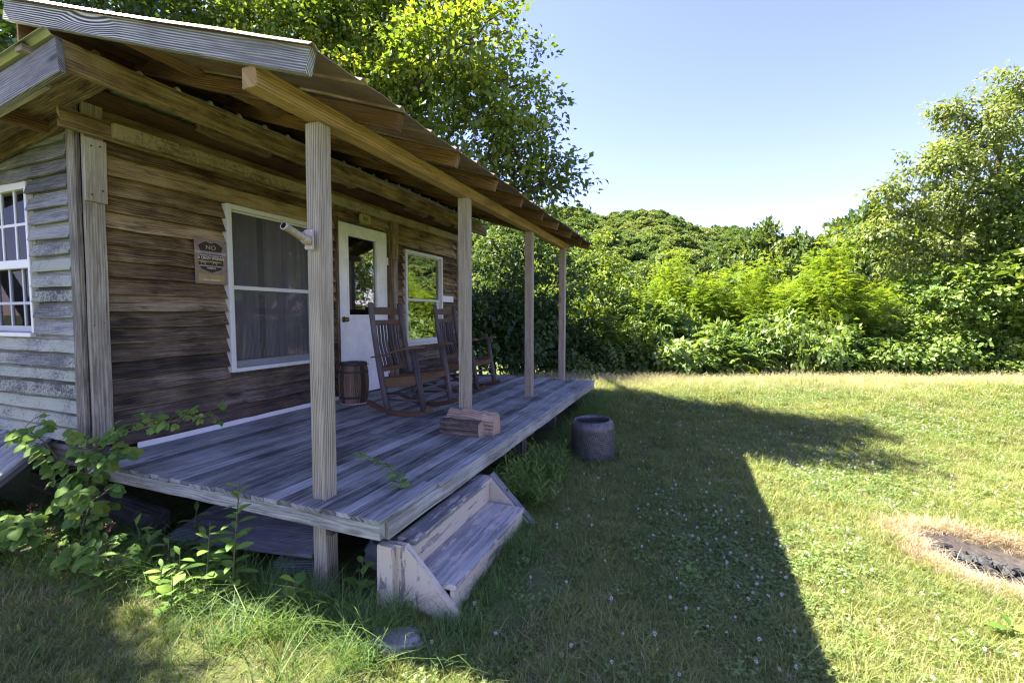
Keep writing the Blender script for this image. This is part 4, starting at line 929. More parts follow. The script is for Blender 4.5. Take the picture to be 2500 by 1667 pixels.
# the big shade tree behind the cabin
BX, BY = -6.6, 8.0
big = [(-2.12, 6.45, 2.93, .7, .6, .5), (-2.42, 6.2, 3.44, .82, .8, .7), (-2.72, 6.1, 4.14, .9, .85, .8), (-2.92, 5.4, 4.47, .95, .5, .8), (-3.81, 6.35, 5.69, 1.15, .55, 1.0), (-4.4, 6.05, 4.18, 1., 1., .85), (-5.43, 6.3, 5.37, 1.3, 1.2, 1.1),
       (-6.05, 6.0, 5.9, 1.3, 1.2, 1.1), (-7.35, 6.0, 6.05, 1.1, 1.1, .8), (-8.72, 6.2, 6.71, 1.2, 1.1, 1.0), (-4.8, 6.1, 6.39, 1.3, .6, 1.1), (-6.3, 9., 4.6, 1.2, 1.1, 1.), (-7.2, 9.3, 6.2, 1.4, 1.2, 1.3), (-8.4, 9.4, 7.9, 1.5, 1.2, 1.4), (-5.6, 8.9, 3.4, 1.1, 1., .8), (-3.2, 6.6, 2.95, .8, .6, .5), (-4.0, 6.2, 4.84, 1.1, 1.0, .95), (-6.4, 7.0, 4.6, 1.2, 1.1, .9)]
big = [(x - BX, y - BY, z - float(gz(BX, BY)), a, b, c) for x, y, z, a, b, c in big]
tree('big leafy shade tree rising behind the cabin and overhanging the porch roof', 'tree', (BX, BY), (.6, -1.2, 6.6), big, .2, F('oak', dens=24, per=40, cr=.30, L=.088, wid=.36, droop=.35, shell=.35), name='shade_tree', twigs=6)
# darker trees behind the cabin
tree('dark fine leaved tree behind the cabin roof at the left edge', 'tree', (-10.8, 4.4), (.2, .2, 7.5), [(0, 0, 5.5, 2.6, 2.6, 2.2), (1.4, .5, 7.5, 2.2, 2.2, 1.8), (-1.5, -.6, 7.8, 2.3, 2.2, 2.), (.2, 0, 9.8, 2.2, 2.2, 1.8), (2.6, 0, 5.2, 1.8, 1.8, 1.5)], .2,
     F('dleaf', dens=6., per=34, cr=.45, L=.17, wid=.25, droop=.5, shell=.4), name='dark_tree')
tree('second dark tree behind the cabin between the roof edge and the shade tree', 'tree', (-12.5, 7.6), (.2, .2, 7.5), [(0, 0, 5.2, 2.2, 2.2, 2.), (1.4, .5, 7., 2., 2., 1.6), (-1.5, -.6, 7.2, 2.1, 2.1, 1.8), (.2, 0, 8.6, 2., 2., 1.6)], .2,
     F('dleaf', dens=7., per=34, cr=.42, L=.16, wid=.28, droop=.5, shell=.4), name='dark_tree')
tree('dark green bushy tree shading the field just past the far porch end', 'tree', (-4.4, 11.2), (.1, 0, 3.2), [(0, 0, 1.4, 1.7, 1.5, 1.3), (1.1, -.3, 2.5, 1.3, 1.2, 1.1), (-1., 0, 2.6, 1.6, 1.3, 1.2), (.2, .2, 3.7, 1.5, 1.3, 1.1), (1.5, 0, 1.0, 1.2, 1.1, .9)], .09,
     F('dleaf', dens=11., per=30, cr=.3, L=.12, wid=.36, droop=.3, shell=.4), name='bushy_tree')
tree('mid green bushy tree seen between the last two porch posts', 'tree', (-3.3, 14.2), (.1, 0, 3.0), [(0, 0, 1.5, 1.7, 1.5, 1.2), (.9, -.3, 2.6, 1.3, 1.2, 1.1), (-1., 0, 2.9, 1.5, 1.3, 1.2), (.2, .2, 3.7, 1.3, 1.2, 1.)], .09,
     F('midleaf', dens=10., per=30, cr=.32, L=.13, wid=.36, droop=.3, shell=.4), name='bushy_tree')

def rel_lobes(n, rx, rz, zc, rng, sub=.5, top=1.):
    """an uneven bush: n lobes filling a dome"""
    out = []
    for k in range(n):
        a = 2.4 * k + rng.uniform(-.4, .4); r = rx * math.sqrt((k + .3) / n) * .8; z = zc + rz * (1 - (r / rx) ** 1.6) * rng.uniform(.15, 1.) * top; s = sub * rng.uniform(.75, 1.25)
        out.append((r * math.cos(a), r * math.sin(a), z, s * rx * .75, s * rx * .75, s * rz * .62))
    return out
def bush_proto(name, kind, n, rx, rz, zc, mat, seed, **k):
    rng = np.random.default_rng(seed); lb = rel_lobes(n, rx, rz, zc, rng); t = bpy.data.objects.new(name, None); COL.objects.link(t); t.empty_display_size = .1
    skeleton('stem', (0, 0, -.1), (0, 0, zc + rz * .4), lb, .05, M['treebark'], t, 2)
    me = (fronds if kind == 'frond' else foliage)('foliage', lb, M[mat], rng=rng, **k); link('foliage', me, t); return t
protos = {
 'locust': [bush_proto('locust_tree', 'frond', 13, 1.5, 2.5, 1.5, 'locust', 21 + i, dens=19, per=15, cr=.32, L=.22, pairs=6, lw=.06, droop=.35, shell=.5) for i in range(3)],
 'brush': [bush_proto('bush', 'frond' if i == 1 else 'leaf', 9, 1.0, .75, .45, 'brush', 31 + i, **(dict(dens=13., per=8, cr=.3, L=.34, pairs=6, lw=.13, droop=.5) if i == 1 else dict(dens=22., per=26, cr=.26, L=.12, wid=.38, droop=.3))) for i in range(3)],
 'dark': [bush_proto('bush', 'leaf', 10, 1.1, 1.0, .5, 'dleaf', 61 + i, dens=20., per=26, cr=.26, L=.11, wid=.38, droop=.3) for i in range(2)],  # bushes with the big tree's shade put into their leaf colour
 'mid': [bush_proto('sapling', 'leaf', 12, 1.4, 2.0, 1.0, 'midleaf', 41 + i, dens=11., per=28, cr=.32, L=.15, wid=.38, droop=.3, shell=.4) for i in range(2)],
}
used = set()
def plant(kind, i, side, fwd, sc, sz, label, cat, group):
    p = protos[kind][i]
    if (kind, i) in used: o = copy_tree(p)
    else: o = p; used.add((kind, i))
    x, y = spot(side, fwd); o.location = (x, y, float(gz(x, y)) - .05); o.scale = (sc, sc, sz); o.rotation_euler = (0, 0, random.uniform(0, 6.28)); tag(o, label, cat, group); return o
G1, G2, G3 = 'locust trees behind the field', 'low bushes along the far edge of the field', 'saplings behind the bushes'
for a in [('locust', 0, .335, 15.0, .8, 1.0, 'small yellow green locust tree rising alone at the left of the clump', 'tree', G1),
          ('locust', 1, .455, 14.8, 1.05, .92, 'wide yellow green locust tree in the middle of the clump', 'tree', G1),
          ('locust', 2, .555, 16.0, .95, .98, 'yellow green locust tree standing behind between two others', 'tree', G1),
          ('locust', 0, .675, 13.8, 1.0, 1.03, 'brightest and tallest yellow green locust tree of the clump', 'tree', G1),
          ('locust', 1, .80, 15.4, .9, .80, 'yellow green locust tree beside the vine covered tree', 'tree', G1),
          ('locust', 2, .26, 16.8, .95, .86, 'yellow green locust tree half hidden right of the last porch post', 'tree', G1),
          ('mid', 0, .20, 15.5, .95, 1.05, 'bright green sapling just right of the last porch post', 'sapling', G3),
          ('mid', 1, .28, 14.0, .8, .72, 'green sapling in front of the alone standing locust', 'sapling', G3),
          ('mid', 1, .12, 17.0, 1.0, 1.1, 'green sapling seen left of the last porch post', 'sapling', G3),
          ('mid', 0, .40, 17.5, 1., 1.0, 'dark sapling filling the gap between two locusts', 'sapling', G3),
          ('mid', 1, .61, 15.0, .8, .85, 'darker green sapling between the middle and the tallest locust', 'sapling', G3),
          ('mid', 0, .93, 16.8, 1.1, 1., 'green sapling half hidden behind the vine covered tree', 'sapling', G3)]: plant(*a)
bl = ['low bush at the left end of the brush beside the last porch post', 'pale low bush second along the brush from the porch', 'leafy low bush under the small locust tree', 'fern leaved low bush under the small locust tree',
      'rounded low bush before the wide locust tree', 'low bush in the dark gap under the wide locust', 'whitish green low bush below the middle of the locusts', 'fern leaved bush in front of the tallest locust', 'small low bush at the right foot of the tallest locust',
      'low bush in the dark hollow beside the vine covered tree', 'low bush at the left foot of the vine covered tree', 'low bush below the vine covered tree at the field edge', 'low bush near the right edge of the photo', 'rightmost low bush of the field edge']
for k, lb_ in enumerate(bl):
    sd = .10 + .087 * k; plant('brush', k % 3, sd + random.uniform(-.015, .015), 11.9 + random.uniform(-.4, .8), random.uniform(.8, 1.25), random.uniform(.75, 1.6) * (1.1 if k in (2, 6, 7) else 1), lb_, 'bush', G2)
for k, (sd, fw, lb_) in enumerate([(-.16, 9.6, 'dark shaded bush seen through the porch behind the farther chair'), (-.07, 10.4, 'shaded bush seen between the second and third porch posts'), (.02, 10.6, 'shaded bush seen left of the third porch post'), (.06, 11.6, 'bush between the third and the last porch post')]):
    plant('dark', k % 2, sd, fw, 1.1, 1.35, lb_, 'bush', 'bushes past the porch end')
for k, (sd, fw, sc, lb_) in enumerate([(1.55, 9.5, 1.8, 'leafy tree beyond the right edge mirrored in the small window'), (1.9, 8.6, 2.1, 'leafy tree beyond the right edge mirrored in the door pane'), (2.35, 7.4, 2.1, 'leafy tree far right mirrored in the left of the door pane'), (3.2, 5.6, 1.6, 'leafy tree far right mirrored in the big window')]):
    plant('mid', k % 2, sd, fw, sc, sc * 1.05, lb_, 'tree', 'trees along the right side of the field')
tree('open crowned tree beside the cabin shading the grass at the lower left', 'tree', (-9.35, .3), (.2, .2, 5.0), [(1.0, .5, 5.4, .75, .55, .5), (1.65, .55, 5.45, .75, .55, .5), (2.3, .5, 5.5, .7, .5, .5), (2.75, .45, 5.4, .6, .45, .45), (.4, .3, 6.5, .8, .5, .6), (1.2, .15, 6.6, .8, .5, .6), (1.9, .2, 6.6, .7, .5, .6), (-.4, .4, 5.8, .9, .6, .7), (.6, .0, 7.6, 1., .7, .7)], .13,
     F('oak', dens=13, per=30, cr=.3, L=.11, wid=.36, droop=.35, shell=.3), name='side_tree')
for k, (sd, sc, sz, lb_) in enumerate([(.17, 1.2, 1.7, 'taller pale shrub behind the low brush right of the last porch post'), (.30, 1.3, 2.0, 'tall pale shrub below the alone standing locust'), (.385, 1.2, 1.8, 'pale shrub left of the wide locust'), (.54, 1.1, 1.6, 'leafy shrub under the gap between two locusts'), (.64, 1.3, 1.9, 'whitish shrub at the left foot of the tallest locust'), (.77, 1.1, 1.5, 'shrub in the shade right of the tallest locust')]):
    plant('brush', (0, 1, 2, 1, 0, 1)[k], sd, 13.1, sc, sz, lb_, 'shrub', 'taller shrubs behind the low brush')
# the tall tree at the right: thin olive crown above, bright vines below
x, y = spot(1.06, 13.2)
tree('tall tree with a thin drooping olive crown at the right edge of the field', 'tree', (x, y), (.1, .3, 8.2),
     [(0, 0, 4.2, 1.6, 1.6, 1.4), (-1.3, -.6, 5.2, 1.3, 1.2, .9), (-2.6, -1.2, 4.7, 1.0, .9, .5), (.8, .5, 5.9, 1.6, 1.5, 1.3), (-.6, -.2, 6.9, 1.3, 1.3, 1.0), (-1.7, -.9, 6.2, 1.0, 1.0, .7), (.3, .2, 8.2, 1.1, 1.1, .9), (1.9, .9, 7.5, 1.4, 1.4, 1.2), (-2.1, -.9, 3.6, 1.2, 1.1, .9), (-3.3, -1.5, 4.2, .8, .8, .45), (-2.9, -1.3, 5.5, .75, .75, .45), (-1.4, -.6, 7.6, .7, .7, .5), (1.7, .9, 4.6, 1.5, 1.5, 1.3)], .16,
     F('olive', dens=17., per=30, cr=.34, L=.13, wid=.27, droop=.75, shell=.25), name='tall_tree', twigs=9)
x, y = spot(1.03, 12.6)
tree('mass of bright vines smothering the trunk of the tall tree', 'vine', (x, y), (.1, .2, 4.0),
     [(-1.7, -.9, 1.1, 1.3, 1.1, 1.0), (-.6, -.4, 1.2, 1.4, 1.2, 1.1), (.8, .3, 1.2, 1.5, 1.3, 1.1), (2.1, 1., 1.3, 1.5, 1.3, 1.2), (-1.2, -.6, 2.5, 1.2, 1.1, .9), (.2, .1, 2.7, 1.3, 1.2, 1.), (1.5, .8, 2.8, 1.4, 1.3, 1.1), (.3, .2, 4.2, 1.0, .9, 1.0), (2.4, 1.2, 4.0, 1.2, 1.2, 1.), (.7, .3, 5.4, .8, .7, .7), (-2.6, -1.3, .7, 1.0, .9, .7)], .07,
     F('vine', dens=17., per=32, cr=.3, L=.115, wid=.45, droop=.45, shell=.4), name='climbing_vine', twigs=2)
# nearer wooded rise: single trees between the field and the hill
gp = [bush_proto('woodland_tree', 'leaf', 14, 4.2, 5.0, 4.0, 'wood', 51 + i, dens=1.5, per=30, cr=1.0, L=.55, wid=.4, droop=.3, shell=.5) for i in range(2)]
protos['wood'] = gp
for k, (sd, fw, sc, sz, lb_) in enumerate([(.50, 62, .95, 1.0, 'round woodland tree above the left locusts'), (.565, 66, 1.05, 1.22, 'tall woodland tree with a pointed top above the middle of the locusts'), (.64, 60, 1., .98, 'woodland tree just left of the tallest locust'), (.70, 68, 1.1, 1.25, 'woodland tree on the skyline right of the gap'),
                                          (.755, 62, 1.05, 1.30, 'highest round tree on the skyline left of the olive tree'), (.82, 66, 1., 1.12, 'woodland tree on the skyline touching the olive branches'), (.9, 60, 1.1, 1.1, 'woodland tree behind the drooping olive branches'), (.43, 70, .9, .86, 'dark woodland tree above the alone standing locust'), (.30, 64, .9, .72, 'small woodland tree above the first saplings')]):
    p = gp[k % 2]; o = p if k < 2 else copy_tree(p); x, y = spot(sd, fw); o.location = (x, y, float(gz(x, y)) - .3); o.scale = (sc, sc, sz * 1.5); o.rotation_euler = (0, 0, k * 1.3); tag(o, lb_, 'tree', 'woodland trees before the hill')
# forest on the hill
def forest():
    vs = []
    for i in range(5):
        rng = np.random.default_rng(70 + i); lb = rel_lobes(7, 3.3, 3.4, 2.6, rng, .62)
        vs.append(foliage('forest_crown', lb, M['forest'], dens=4., per=36, cr=.6, L=.46, wid=.42, droop=.2, rng=rng, shell=.85))
    P = []; sc = []
    n = 4600; s = R.uniform(-.62, 1.45, n); d = np.sqrt(R.uniform(55 ** 2, 300 ** 2, n))
    for a, b in zip(s, d):
        x, y = spot(a, b); P.append((x, y, float(hz(a, b)) + .3)); sc.append(R.uniform(.75, 1.25) * (1. if b > 90 else .8))
    scatter('hillside_forest', np.array(P), R.uniform(0, 6.28, n), np.array(sc), R.integers(0, 5, n), vs, .06)
forest()

# ================================================================== GRASS, CLOVER
def inside_house(x, y, m=.0): return (x < -1.36 - m) & (y > 1.74 + m) & (y < 6.95) | (x < -3.9) & (y > 1.8)
def lawn():
    V_ = [blades('lawn_blades', 30, .07, h, .0036, M['grass'], b, 3) for h, b in ((.038, 1.2), (.05, 1.1), (.03, 1.5), (.062, .9), (.042, 1.7))]
    V_ += [blades('lawn_straw', 18, .07, .034, .003, M['straw'], 1.6, 3) for _ in range(2)]
    V_ += [blades('long_blades', 14, .06, h, .006, M['longgrass'], b, 5) for h, b in ((.20, .9), (.27, 1.2))]
    P = []; I = []; Sc = []
    def emit(n, s0, s1, f0, f1, hs):
        f = np.sqrt(R.uniform(f0 ** 2, f1 ** 2, n)); s = R.uniform(s0, s1, n); q = FW[None, :2] * f[:, None] + RT[None, :2] * (f * s)[:, None]
        x, y = q[:, 0], q[:, 1]; ok = ~inside_house(x, y, .02); x, y, f = x[ok], y[ok], f[ok]
        dd = np.hypot((x - FPX) / 1.08, (y - FPY) / .92); ok = (dd > .51) & ((np.hypot((x + .82) / .2, (y - 2.25) / .42) + R.normal(size=len(x)) * .3) > 1.) & ((np.hypot((x + 1.75) / .45, (y - 1.25) / .12) + R.normal(size=len(x)) * .35) > .9); x, y, f, dd = x[ok], y[ok], f[ok], dd[ok]
        pn = np.sin(x * 2.7 + 1.3 * np.sin(y * 1.9)) * np.cos(y * 2.3 + 1.1 * np.sin(x * 1.6)) + R.normal(size=len(x)) * .35
        idx = R.integers(0, 5, len(x)); st = (R.random(len(x)) < np.clip(.11 + .16 * (pn > .55) + .17 * sm(.1, 1.6, x) + .06 * np.clip(-x - 1.2, 0, 1) * (y < 1.7), 0, .5)); idx = np.where(st, R.integers(5, 7, len(x)), idx)
        P.append(np.c_[x, y, gz(x, y)]); I.append(idx); Sc.append(hs * R.uniform(.7, 1.3, len(x)) * (1 + .25 * np.clip(pn, -1, 1)))
    emit(30000, -1.35, 1.4, 1.2, 3.6, .95); emit(26000, -1.3, 1.4, 3.4, 6.2, 1.25); emit(20000, -.35, 1.5, 6., 10.5, 1.7)
    # longer grass hugging the porch, the steps and the posts
    n = 620; x = R.uniform(-4.6, -1.2, n); y = 1.72 - np.abs(R.normal(size=n)) * .22 + .06; P.append(np.c_[x, y, gz(x, y)]); I.append(R.integers(7, 9, n)); Sc.append(R.uniform(.45, .95, n))
    n = 420; x = -1.28 + R.normal(size=n) * .12; y = R.uniform(3.0, 6.9, n); P.append(np.c_[x, y, gz(x, y)]); I.append(R.integers(7, 9, n)); Sc.append(R.uniform(.5, 1.05, n))
    n = 130; x = -1.0 + R.normal(size=n) * .1; y = R.uniform(1.6, 2.9, n); P.append(np.c_[x, y, gz(x, y)]); I.append(R.integers(7, 9, n)); Sc.append(R.uniform(.35, .8, n))
    n = 70; a = R.uniform(0, 6.28, n); x = -.955 + .25 * np.cos(a); y = 4.77 + .25 * np.sin(a); P.append(np.c_[x, y, gz(x, y)]); I.append(R.integers(7, 9, n)); Sc.append(R.uniform(.3, .6, n))
    P_ = np.vstack(P); scatter('lawn_grass', P_, R.uniform(0, 6.28, len(P_)), np.concatenate(Sc), np.concatenate(I), V_, .14)
lawn()
def tallgrass():
    V_ = [blades('tall_blades', 16, .16, h, .006, M['tall'], .7, 4, seedhead=.55) for h in (.30, .36, .42)] + [blades('tall_green', 16, .14, .26, .008, M['grass'], .8, 4)]
    n = 13000; f = R.uniform(6.9, 14.5, n); s = R.uniform(-.4, 1.5, n); q = FW[None, :2] * f[:, None] + RT[None, :2] * (f * s)[:, None]; x, y = q[:, 0], q[:, 1]
    s_ = y - .4 * np.maximum(x + 1.4, 0) + R.normal(size=n) * .18 - .12 * np.sin(x * 1.7); ok = (s_ > 7.45) & ~inside_house(x, y); x, y, s_ = x[ok], y[ok], s_[ok]
    h = .32 + .34 * sm(7.7, 9.5, s_); scatter('tall_dry_grass', np.c_[x, y, gz(x, y)], R.uniform(0, 6.28, len(x)), h * R.uniform(.7, 1.2, len(x)), np.where(R.random(len(x)) < .22, 3, R.integers(0, 3, len(x))), V_, .12)
tallgrass()
def scorched():
    V_ = [blades('scorched_blades', 22, .05, h, .0036, M['straw'], 1.1, 3) for h in (.035, .05, .06)]
    n = 2600; a = R.uniform(0, 6.28, n); r = .49 + R.normal(size=n) * .05; k = 1 + .08 * np.sin(a * 3 + 1); x = FPX + 1.08 * r * k * np.cos(a); y = FPY + .92 * r * k * np.sin(a)
    scatter('scorched_grass', np.c_[x, y, gz(x, y)], R.uniform(0, 6.28, n), R.uniform(.6, 1.2, n), R.integers(0, 3, n), V_, .2)
scorched()
def clover():
    def leaves(n, spread, h):
        C, A, Nn, L = [], [], [], []
        for _ in range(n):
            r = spread * math.sqrt(R.random()); a = R.uniform(0, 6.28); c = V(r * math.cos(a), r * math.sin(a), h * R.uniform(.5, 1.1)); t = R.uniform(0, 6.28); up = nrm(V(0, 0, 1) + R.normal(size=3) * .25); s = R.uniform(.7, 1.2)
            for k in range(3):
                b = t + k * 2.094; d = V(math.cos(b), math.sin(b), .05); C.append(c); A.append(nrm(d - up * np.dot(d, up))); Nn.append(up); L.append(.0125 * s)
        L = np.array(L); return leaf_mesh('clover_leaves', np.array(C), np.array(A), np.array(Nn), L, L * .5, M['clover'], fold=.1)
    V_ = [leaves(22, .075, h) for h in (.03, .042, .05)]
    n = 15000; f = np.sqrt(R.uniform(1.3 ** 2, 8. ** 2, n)); s = R.uniform(-.25, 1.4, n); q = FW[None, :2] * f[:, None] + RT[None, :2] * (f * s)[:, None]; x, y = q[:, 0], q[:, 1]
    pn = np.sin(x * 2.1 + 2 + np.sin(y * 1.3)) * np.cos(y * 1.7 + .6 + np.sin(x * 1.9)) + R.normal(size=n) * .3 + .35 * np.clip(x - .0, -1, 1)
    dd = np.hypot((x - FPX) / 1.08, (y - FPY) / .92); ok = ((pn > .5) | (R.random(n) < .16)) & ~inside_house(x, y, .05) & (dd > .74); x, y = x[ok], y[ok]
    scatter('clover_patch', np.c_[x, y, gz(x, y)], R.uniform(0, 6.28, len(x)), R.uniform(.6, 1.0, len(x)), R.integers(0, 3, len(x)), V_, .1)
    import bmesh
    heads = []
    for k in range(2):
        vs, fs = [], []
        for _ in range(34):   # florets
            d = nrm(R.normal(size=3) + V(0, 0, .35)); c = V(0, 0, .075 + .01 * k); w = nrm(np.cross(d, R.normal(size=3))); b = len(vs)
            vs += [tuple(c + d * .003), tuple(c + d * .008 + w * .0022), tuple(c + d * .0125), tuple(c + d * .008 - w * .0022)]; fs.append((b, b + 1, b + 2, b + 3))
        b = len(vs); vs += [(.0012, 0, 0), (-.0012, 0, 0), (0, 0, .075)]; fs.append((b, b + 1, b + 2))
        me = bpy.data.meshes.new('clover_head'); me.from_pydata(vs, [], fs); me.materials.append(M['flower']); heads.append(me)
    m = R.random(len(x)) < .3; x, y = x[m] + R.normal(size=m.sum()) * .03, y[m] + R.normal(size=m.sum()) * .03
    sc = R.uniform(.55, .95, len(x)) ; scatter('clover_flowers', np.c_[x, y, gz(x, y)], R.uniform(0, 6.28, len(x)), sc, R.integers(0, 2, len(x)), heads, .2)
clover()

# ================================================================== WEEDS BY THE PORCH
def broad(C, A, Nn, L, wid, mat, name, nseg=5, fold=.18, curl=.25, teeth=.0):
    """broad leaves, several faces each: base C, direction A, normal Nn"""
    vs, fs, rn = [], [], []
    prof = [0, .62, .95, 1., .72, 0] if teeth == 0 else [0, .55, .82, .93, 1., .92, .93, .76, .72, .48, .34, 0]
    for c, a, n, l in zip(C, A, Nn, L):
        a = nrm(a); s = nrm(np.cross(a, n)); n = np.cross(s, a); b = len(vs); q = R.random(); k = len(prof) - 1
        for i, w in enumerate(prof):
            t = i / k; mid = c + a * l * t - n * l * curl * t * t; W_ = w * wid * l * (1 + teeth * (.06 if i % 2 else -.06))
            vs += [tuple(mid + s * W_ + n * fold * W_), tuple(mid), tuple(mid - s * W_ + n * fold * W_)]
        for i in range(k):
            for j in range(2): fs.append((b + 3 * i + j, b + 3 * i + j + 1, b + 3 * i + j + 4, b + 3 * i + j + 3)); rn.append(q)
    me = bpy.data.meshes.new(name); me.from_pydata(vs, [], fs); at = me.attributes.new('rnd', 'FLOAT', 'FACE'); at.data.foreach_set('value', np.array(rn, 'f')); me.materials.append(mat)
    me.polygons.foreach_set('use_smooth', [True] * len(fs)); return me
def spline(pts, n=14):
    P = [np.array(p, float) for p in pts]; P = [2 * P[0] - P[1]] + P + [2 * P[-1] - P[-2]]; out = []
    for i in range(1, len(P) - 2):
        for k in range(n):
            t = k / n; a, b, c, d = P[i - 1:i + 3]; out.append(.5 * (2 * b + (c - a) * t + (2 * a - 5 * b + 4 * c - d) * t * t + (3 * b - a - 3 * c + d) * t ** 3))
    return out + [P[-2]]
def bramble():
    base = V(-3.58, 1.66, -.56); t = thing('bramble_bush', 'raspberry bramble with broad toothed leaves climbing the cabin corner', 'bramble', tuple(base))
    canes = [[(-3.56, 1.66, -.55), (-3.6, 1.68, -.2), (-3.63, 1.68, .06), (-3.45, 1.7, .2), (-3.15, 1.72, .3), (-2.8, 1.72, .38), (-2.48, 1.73, .44)],
             [(-3.62, 1.64, -.5), (-3.66, 1.62, -.1), (-3.85, 1.6, .13), (-4.2, 1.62, .24)], [(-3.5, 1.62, -.55), (-3.42, 1.55, -.3), (-3.25, 1.52, -.1), (-3.1, 1.5, -.02)],
             [(-3.6, 1.6, -.55), (-3.8, 1.5, -.4), (-4.05, 1.42, -.33), (-4.3, 1.38, -.40)], [(-3.5, 1.6, -.55), (-3.3, 1.5, -.42), (-3.05, 1.45, -.33), (-2.85, 1.42, -.36)], [(-3.6, 1.6, -.55), (-3.62, 1.48, -.35), (-3.7, 1.38, -.28), (-3.85, 1.28, -.36)],
             [(-3.62, 1.66, -.5), (-3.58, 1.62, -.1), (-3.42, 1.64, .08), (-3.22, 1.66, .12)]]
    mb = PB(); C, A, Nn, L = [], [], [], []
    for ci, cn in enumerate(canes):
        p = spline(cn, 10); mb.tube(p, [.0075 - .005 * k / len(p) for k in range(len(p))], 6)
        for k in range(3 if ci else 6, len(p), 1):
            if R.random() > .95: continue
            d = nrm(p[k] - p[k - 1]); s = nrm(np.cross(d, V(0, 0, 1))) * R.choice([-1, 1]); ph = p[k] + nrm(s + V(0, -.3, .4) + R.normal(size=3) * .4) * R.uniform(.04, .11)
            mb.tube([p[k], (p[k] + ph) / 2 + V(0, 0, .01), ph], .002, 5); sz = R.uniform(.05, .09) * (1 - .45 * k / len(p) * (ci == 0))
            o = nrm(ph - p[k]); up = nrm(V(.25, -.55, .8) + R.normal(size=3) * .25); sd = nrm(np.cross(o, up))
            for dr, q in ((o + V(0, 0, -.35), 1.), (o * .3 + sd, .8), (o * .3 - sd, .8)): C.append(ph); A.append(nrm(dr + V(0, 0, -.2))); Nn.append(up); L.append(sz * q)
    mb.build('cane', M['stem'], t, smooth=True, org=base)
    link('leaves', broad([c - base for c in C], A, Nn, L, .43, M['bramble'], 'leaves', teeth=1.), t)
    m = PB()
    for (x, y, z) in ((-3.86, 1.5, -.22), (-3.55, 1.45, -.3), (-3.4, 1.42, -.37), (-3.05, 1.5, -.2)):
        for _ in range(16): d = rdirs(1)[0]; p = V(x, y, z) + d * .02; m.tube([p, p + d * .014], [.005, .002], 5)
    tag(m.build('fruit_calyx', plain('calyx_red', (.10, .02, .02), .6), t, org=base), kind='stuff')
bramble()
def herb(name, label, cat, base, h, n, Ll, wid, mat='weed', lean=(0, 0), stems=1, up=.35, spread=.05, group=None, stemr=.004):
    bz = float(gz(base[0], base[1])) - .02; t = thing(name, label, cat, (base[0], base[1], bz), 0, group); C, A, Nn, L = [], [], [], []; mb = MB()
    for s in range(stems):
        o = V(R.normal() * spread, R.normal() * spread, 0) if stems > 1 else V(0, 0, 0); hh = h * R.uniform(.75, 1.1) if stems > 1 else h; tip = o + V(lean[0] + R.normal() * .04, lean[1] + R.normal() * .04, 1) * hh
        p = spline([o * .08, o * .7 + tip * .3 + R.normal(size=3) * .01, tip * .65 + o * .35 + R.normal(size=3) * .015, tip], 8); mb.tube(p, [stemr * (1 - .6 * k / len(p)) for k in range(len(p))], 6)
        for k in range(n):
            f = .12 + .88 * k / n; q = p[int(f * (len(p) - 1))]; a = k * 2.4 + R.uniform(-.3, .3); d = nrm(V(math.cos(a), math.sin(a), up + .5 * (f > .85) + R.uniform(-.2, .2)))
            C.append(q); A.append(d); Nn.append(nrm(V(0, 0, 1) - d * d[2] + R.normal(size=3) * .15)); L.append(Ll * R.uniform(.7, 1.15) * (1.1 - .5 * f))
    mb.build('stem', M['stem'], t, smooth=True); link('leaves', broad(C, A, Nn, L, wid, M[mat], 'leaves'), t); return t
herb('tall_weed', 'tall leafy weed standing before the porch edge left of the nearest post', 'weed', (-2.22, 1.60), .66, 34, .13, .19, stemr=.006, lean=(.03, .02))
herb('tall_weed', 'smaller leafy weed just left of the tall weed by the porch', 'weed', (-2.34, 1.56), .42, 14, .14, .19, stemr=.005, lean=(-.1, 0))
herb('broadleaf_weed', 'broad leaved weed with a curled tip in front of the nearest post', 'weed', (-1.80, 1.62), .24, 8, .11, .34, up=.6)
herb('broadleaf_weed', 'low broad leaved weed in the grass left of the nearest post', 'weed', (-2.42, 1.42), .2, 9, .11, .36, up=.5)
herb('broadleaf_weed', 'dark broad leaved weed in the shade between post and steps', 'weed', (-1.58, 1.83), .26, 10, .10, .36, up=.5)
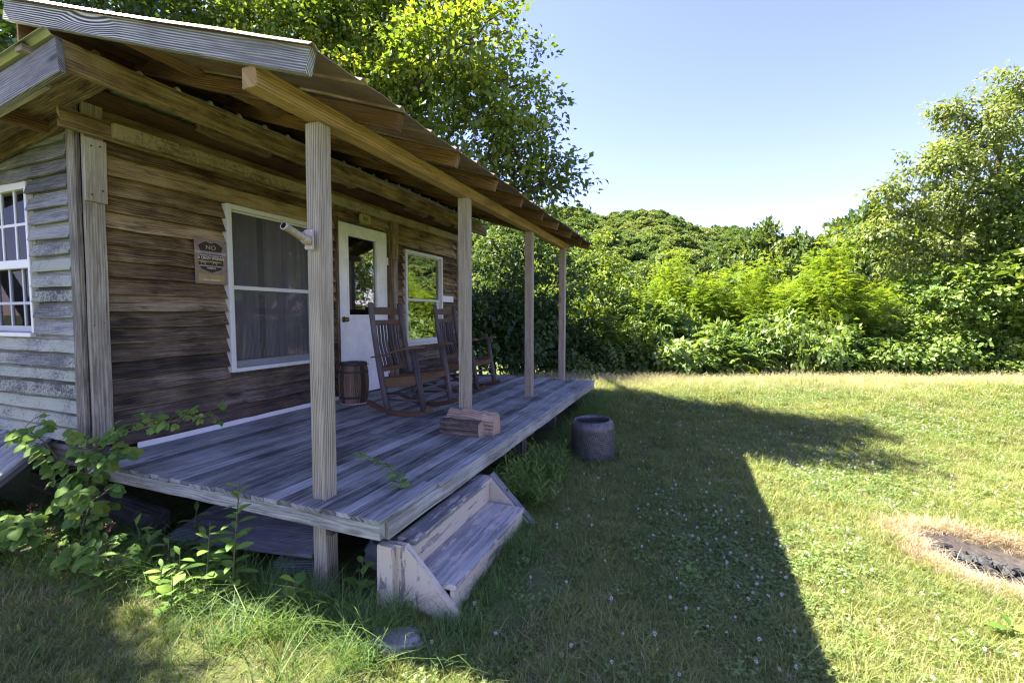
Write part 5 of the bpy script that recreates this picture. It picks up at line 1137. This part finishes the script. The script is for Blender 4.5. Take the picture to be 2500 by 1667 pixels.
herb('horseweed_clump', 'bright feathery clump of slender weeds beyond the steps', 'weed', (-1.2, 3.28), .42, 30, .10, .085, stems=20, up=.9, spread=.12, stemr=.0028)
herb('horseweed', 'single tall slender weed against the porch front beyond the steps', 'weed', (-1.24, 3.02), .50, 40, .11, .095, up=.6, stemr=.004)
herb('horseweed_clump', 'darker feathery weeds under the porch edge near the drum', 'weed', (-1.3, 3.95), .34, 24, .09, .09, stems=14, up=.9, spread=.12, stemr=.0028)
herb('leafy_weed_clump', 'clump of lance leaved weeds under the bramble on the left', 'weed', (-2.85, 1.50), .30, 10, .14, .16, stems=7, spread=.12)
herb('leafy_weed_clump', 'lance leaved weeds at the left edge of the photo below the hatch', 'weed', (-4.0, 1.25), .24, 9, .17, .16, stems=7, spread=.14)
herb('leafy_weed_clump', 'lance leaved weeds between the bramble and the near post', 'weed', (-2.58, 1.62), .26, 10, .12, .18, stems=6, spread=.1)
herb('lawn_weed', 'broad leaved plantain weed in the shaded lawn beyond the steps', 'weed', (.02, 2.75), .07, 7, .1, .3, up=.3)
herb('lawn_weed', 'broad leaved weed in the sunny grass at the lower right corner', 'weed', (1.4, 2.75), .08, 7, .12, .32, up=.4)
def sprig():
    t = thing('vine_sprig', 'thin leafy vine sprig growing up through the porch boards', 'vine', (-1.55, 2.16, .0)); O = V(-1.55, 2.16, 0)
    p = spline([(-1.52, 2.13, -.01), (-1.58, 2.17, .07), (-1.75, 2.25, .09), (-1.95, 2.37, .08), (-2.13, 2.46, .06)], 8); mb = PB(); mb.tube(p, .002, 5); mb.build('stem', M['stem'], t, smooth=True, org=O); C, A, Nn, L = [], [], [], []
    for k in range(2, len(p)):
        if k % 2: continue
        for s in (-1, 1): d = nrm(p[k] - p[k - 1]); sd = nrm(np.cross(d, V(0, 0, 1))) * s; C.append(p[k] - O); A.append(nrm(sd + d * .4 + V(0, 0, R.uniform(-.3, .4)))); Nn.append(nrm(V(0, -.3, 1) + R.normal(size=3) * .2)); L.append(R.uniform(.035, .06) * (1.2 - .5 * k / len(p)))
    link('leaves', broad(C, A, Nn, L, .30, M['weed'], 'leaves'), t)
sprig()
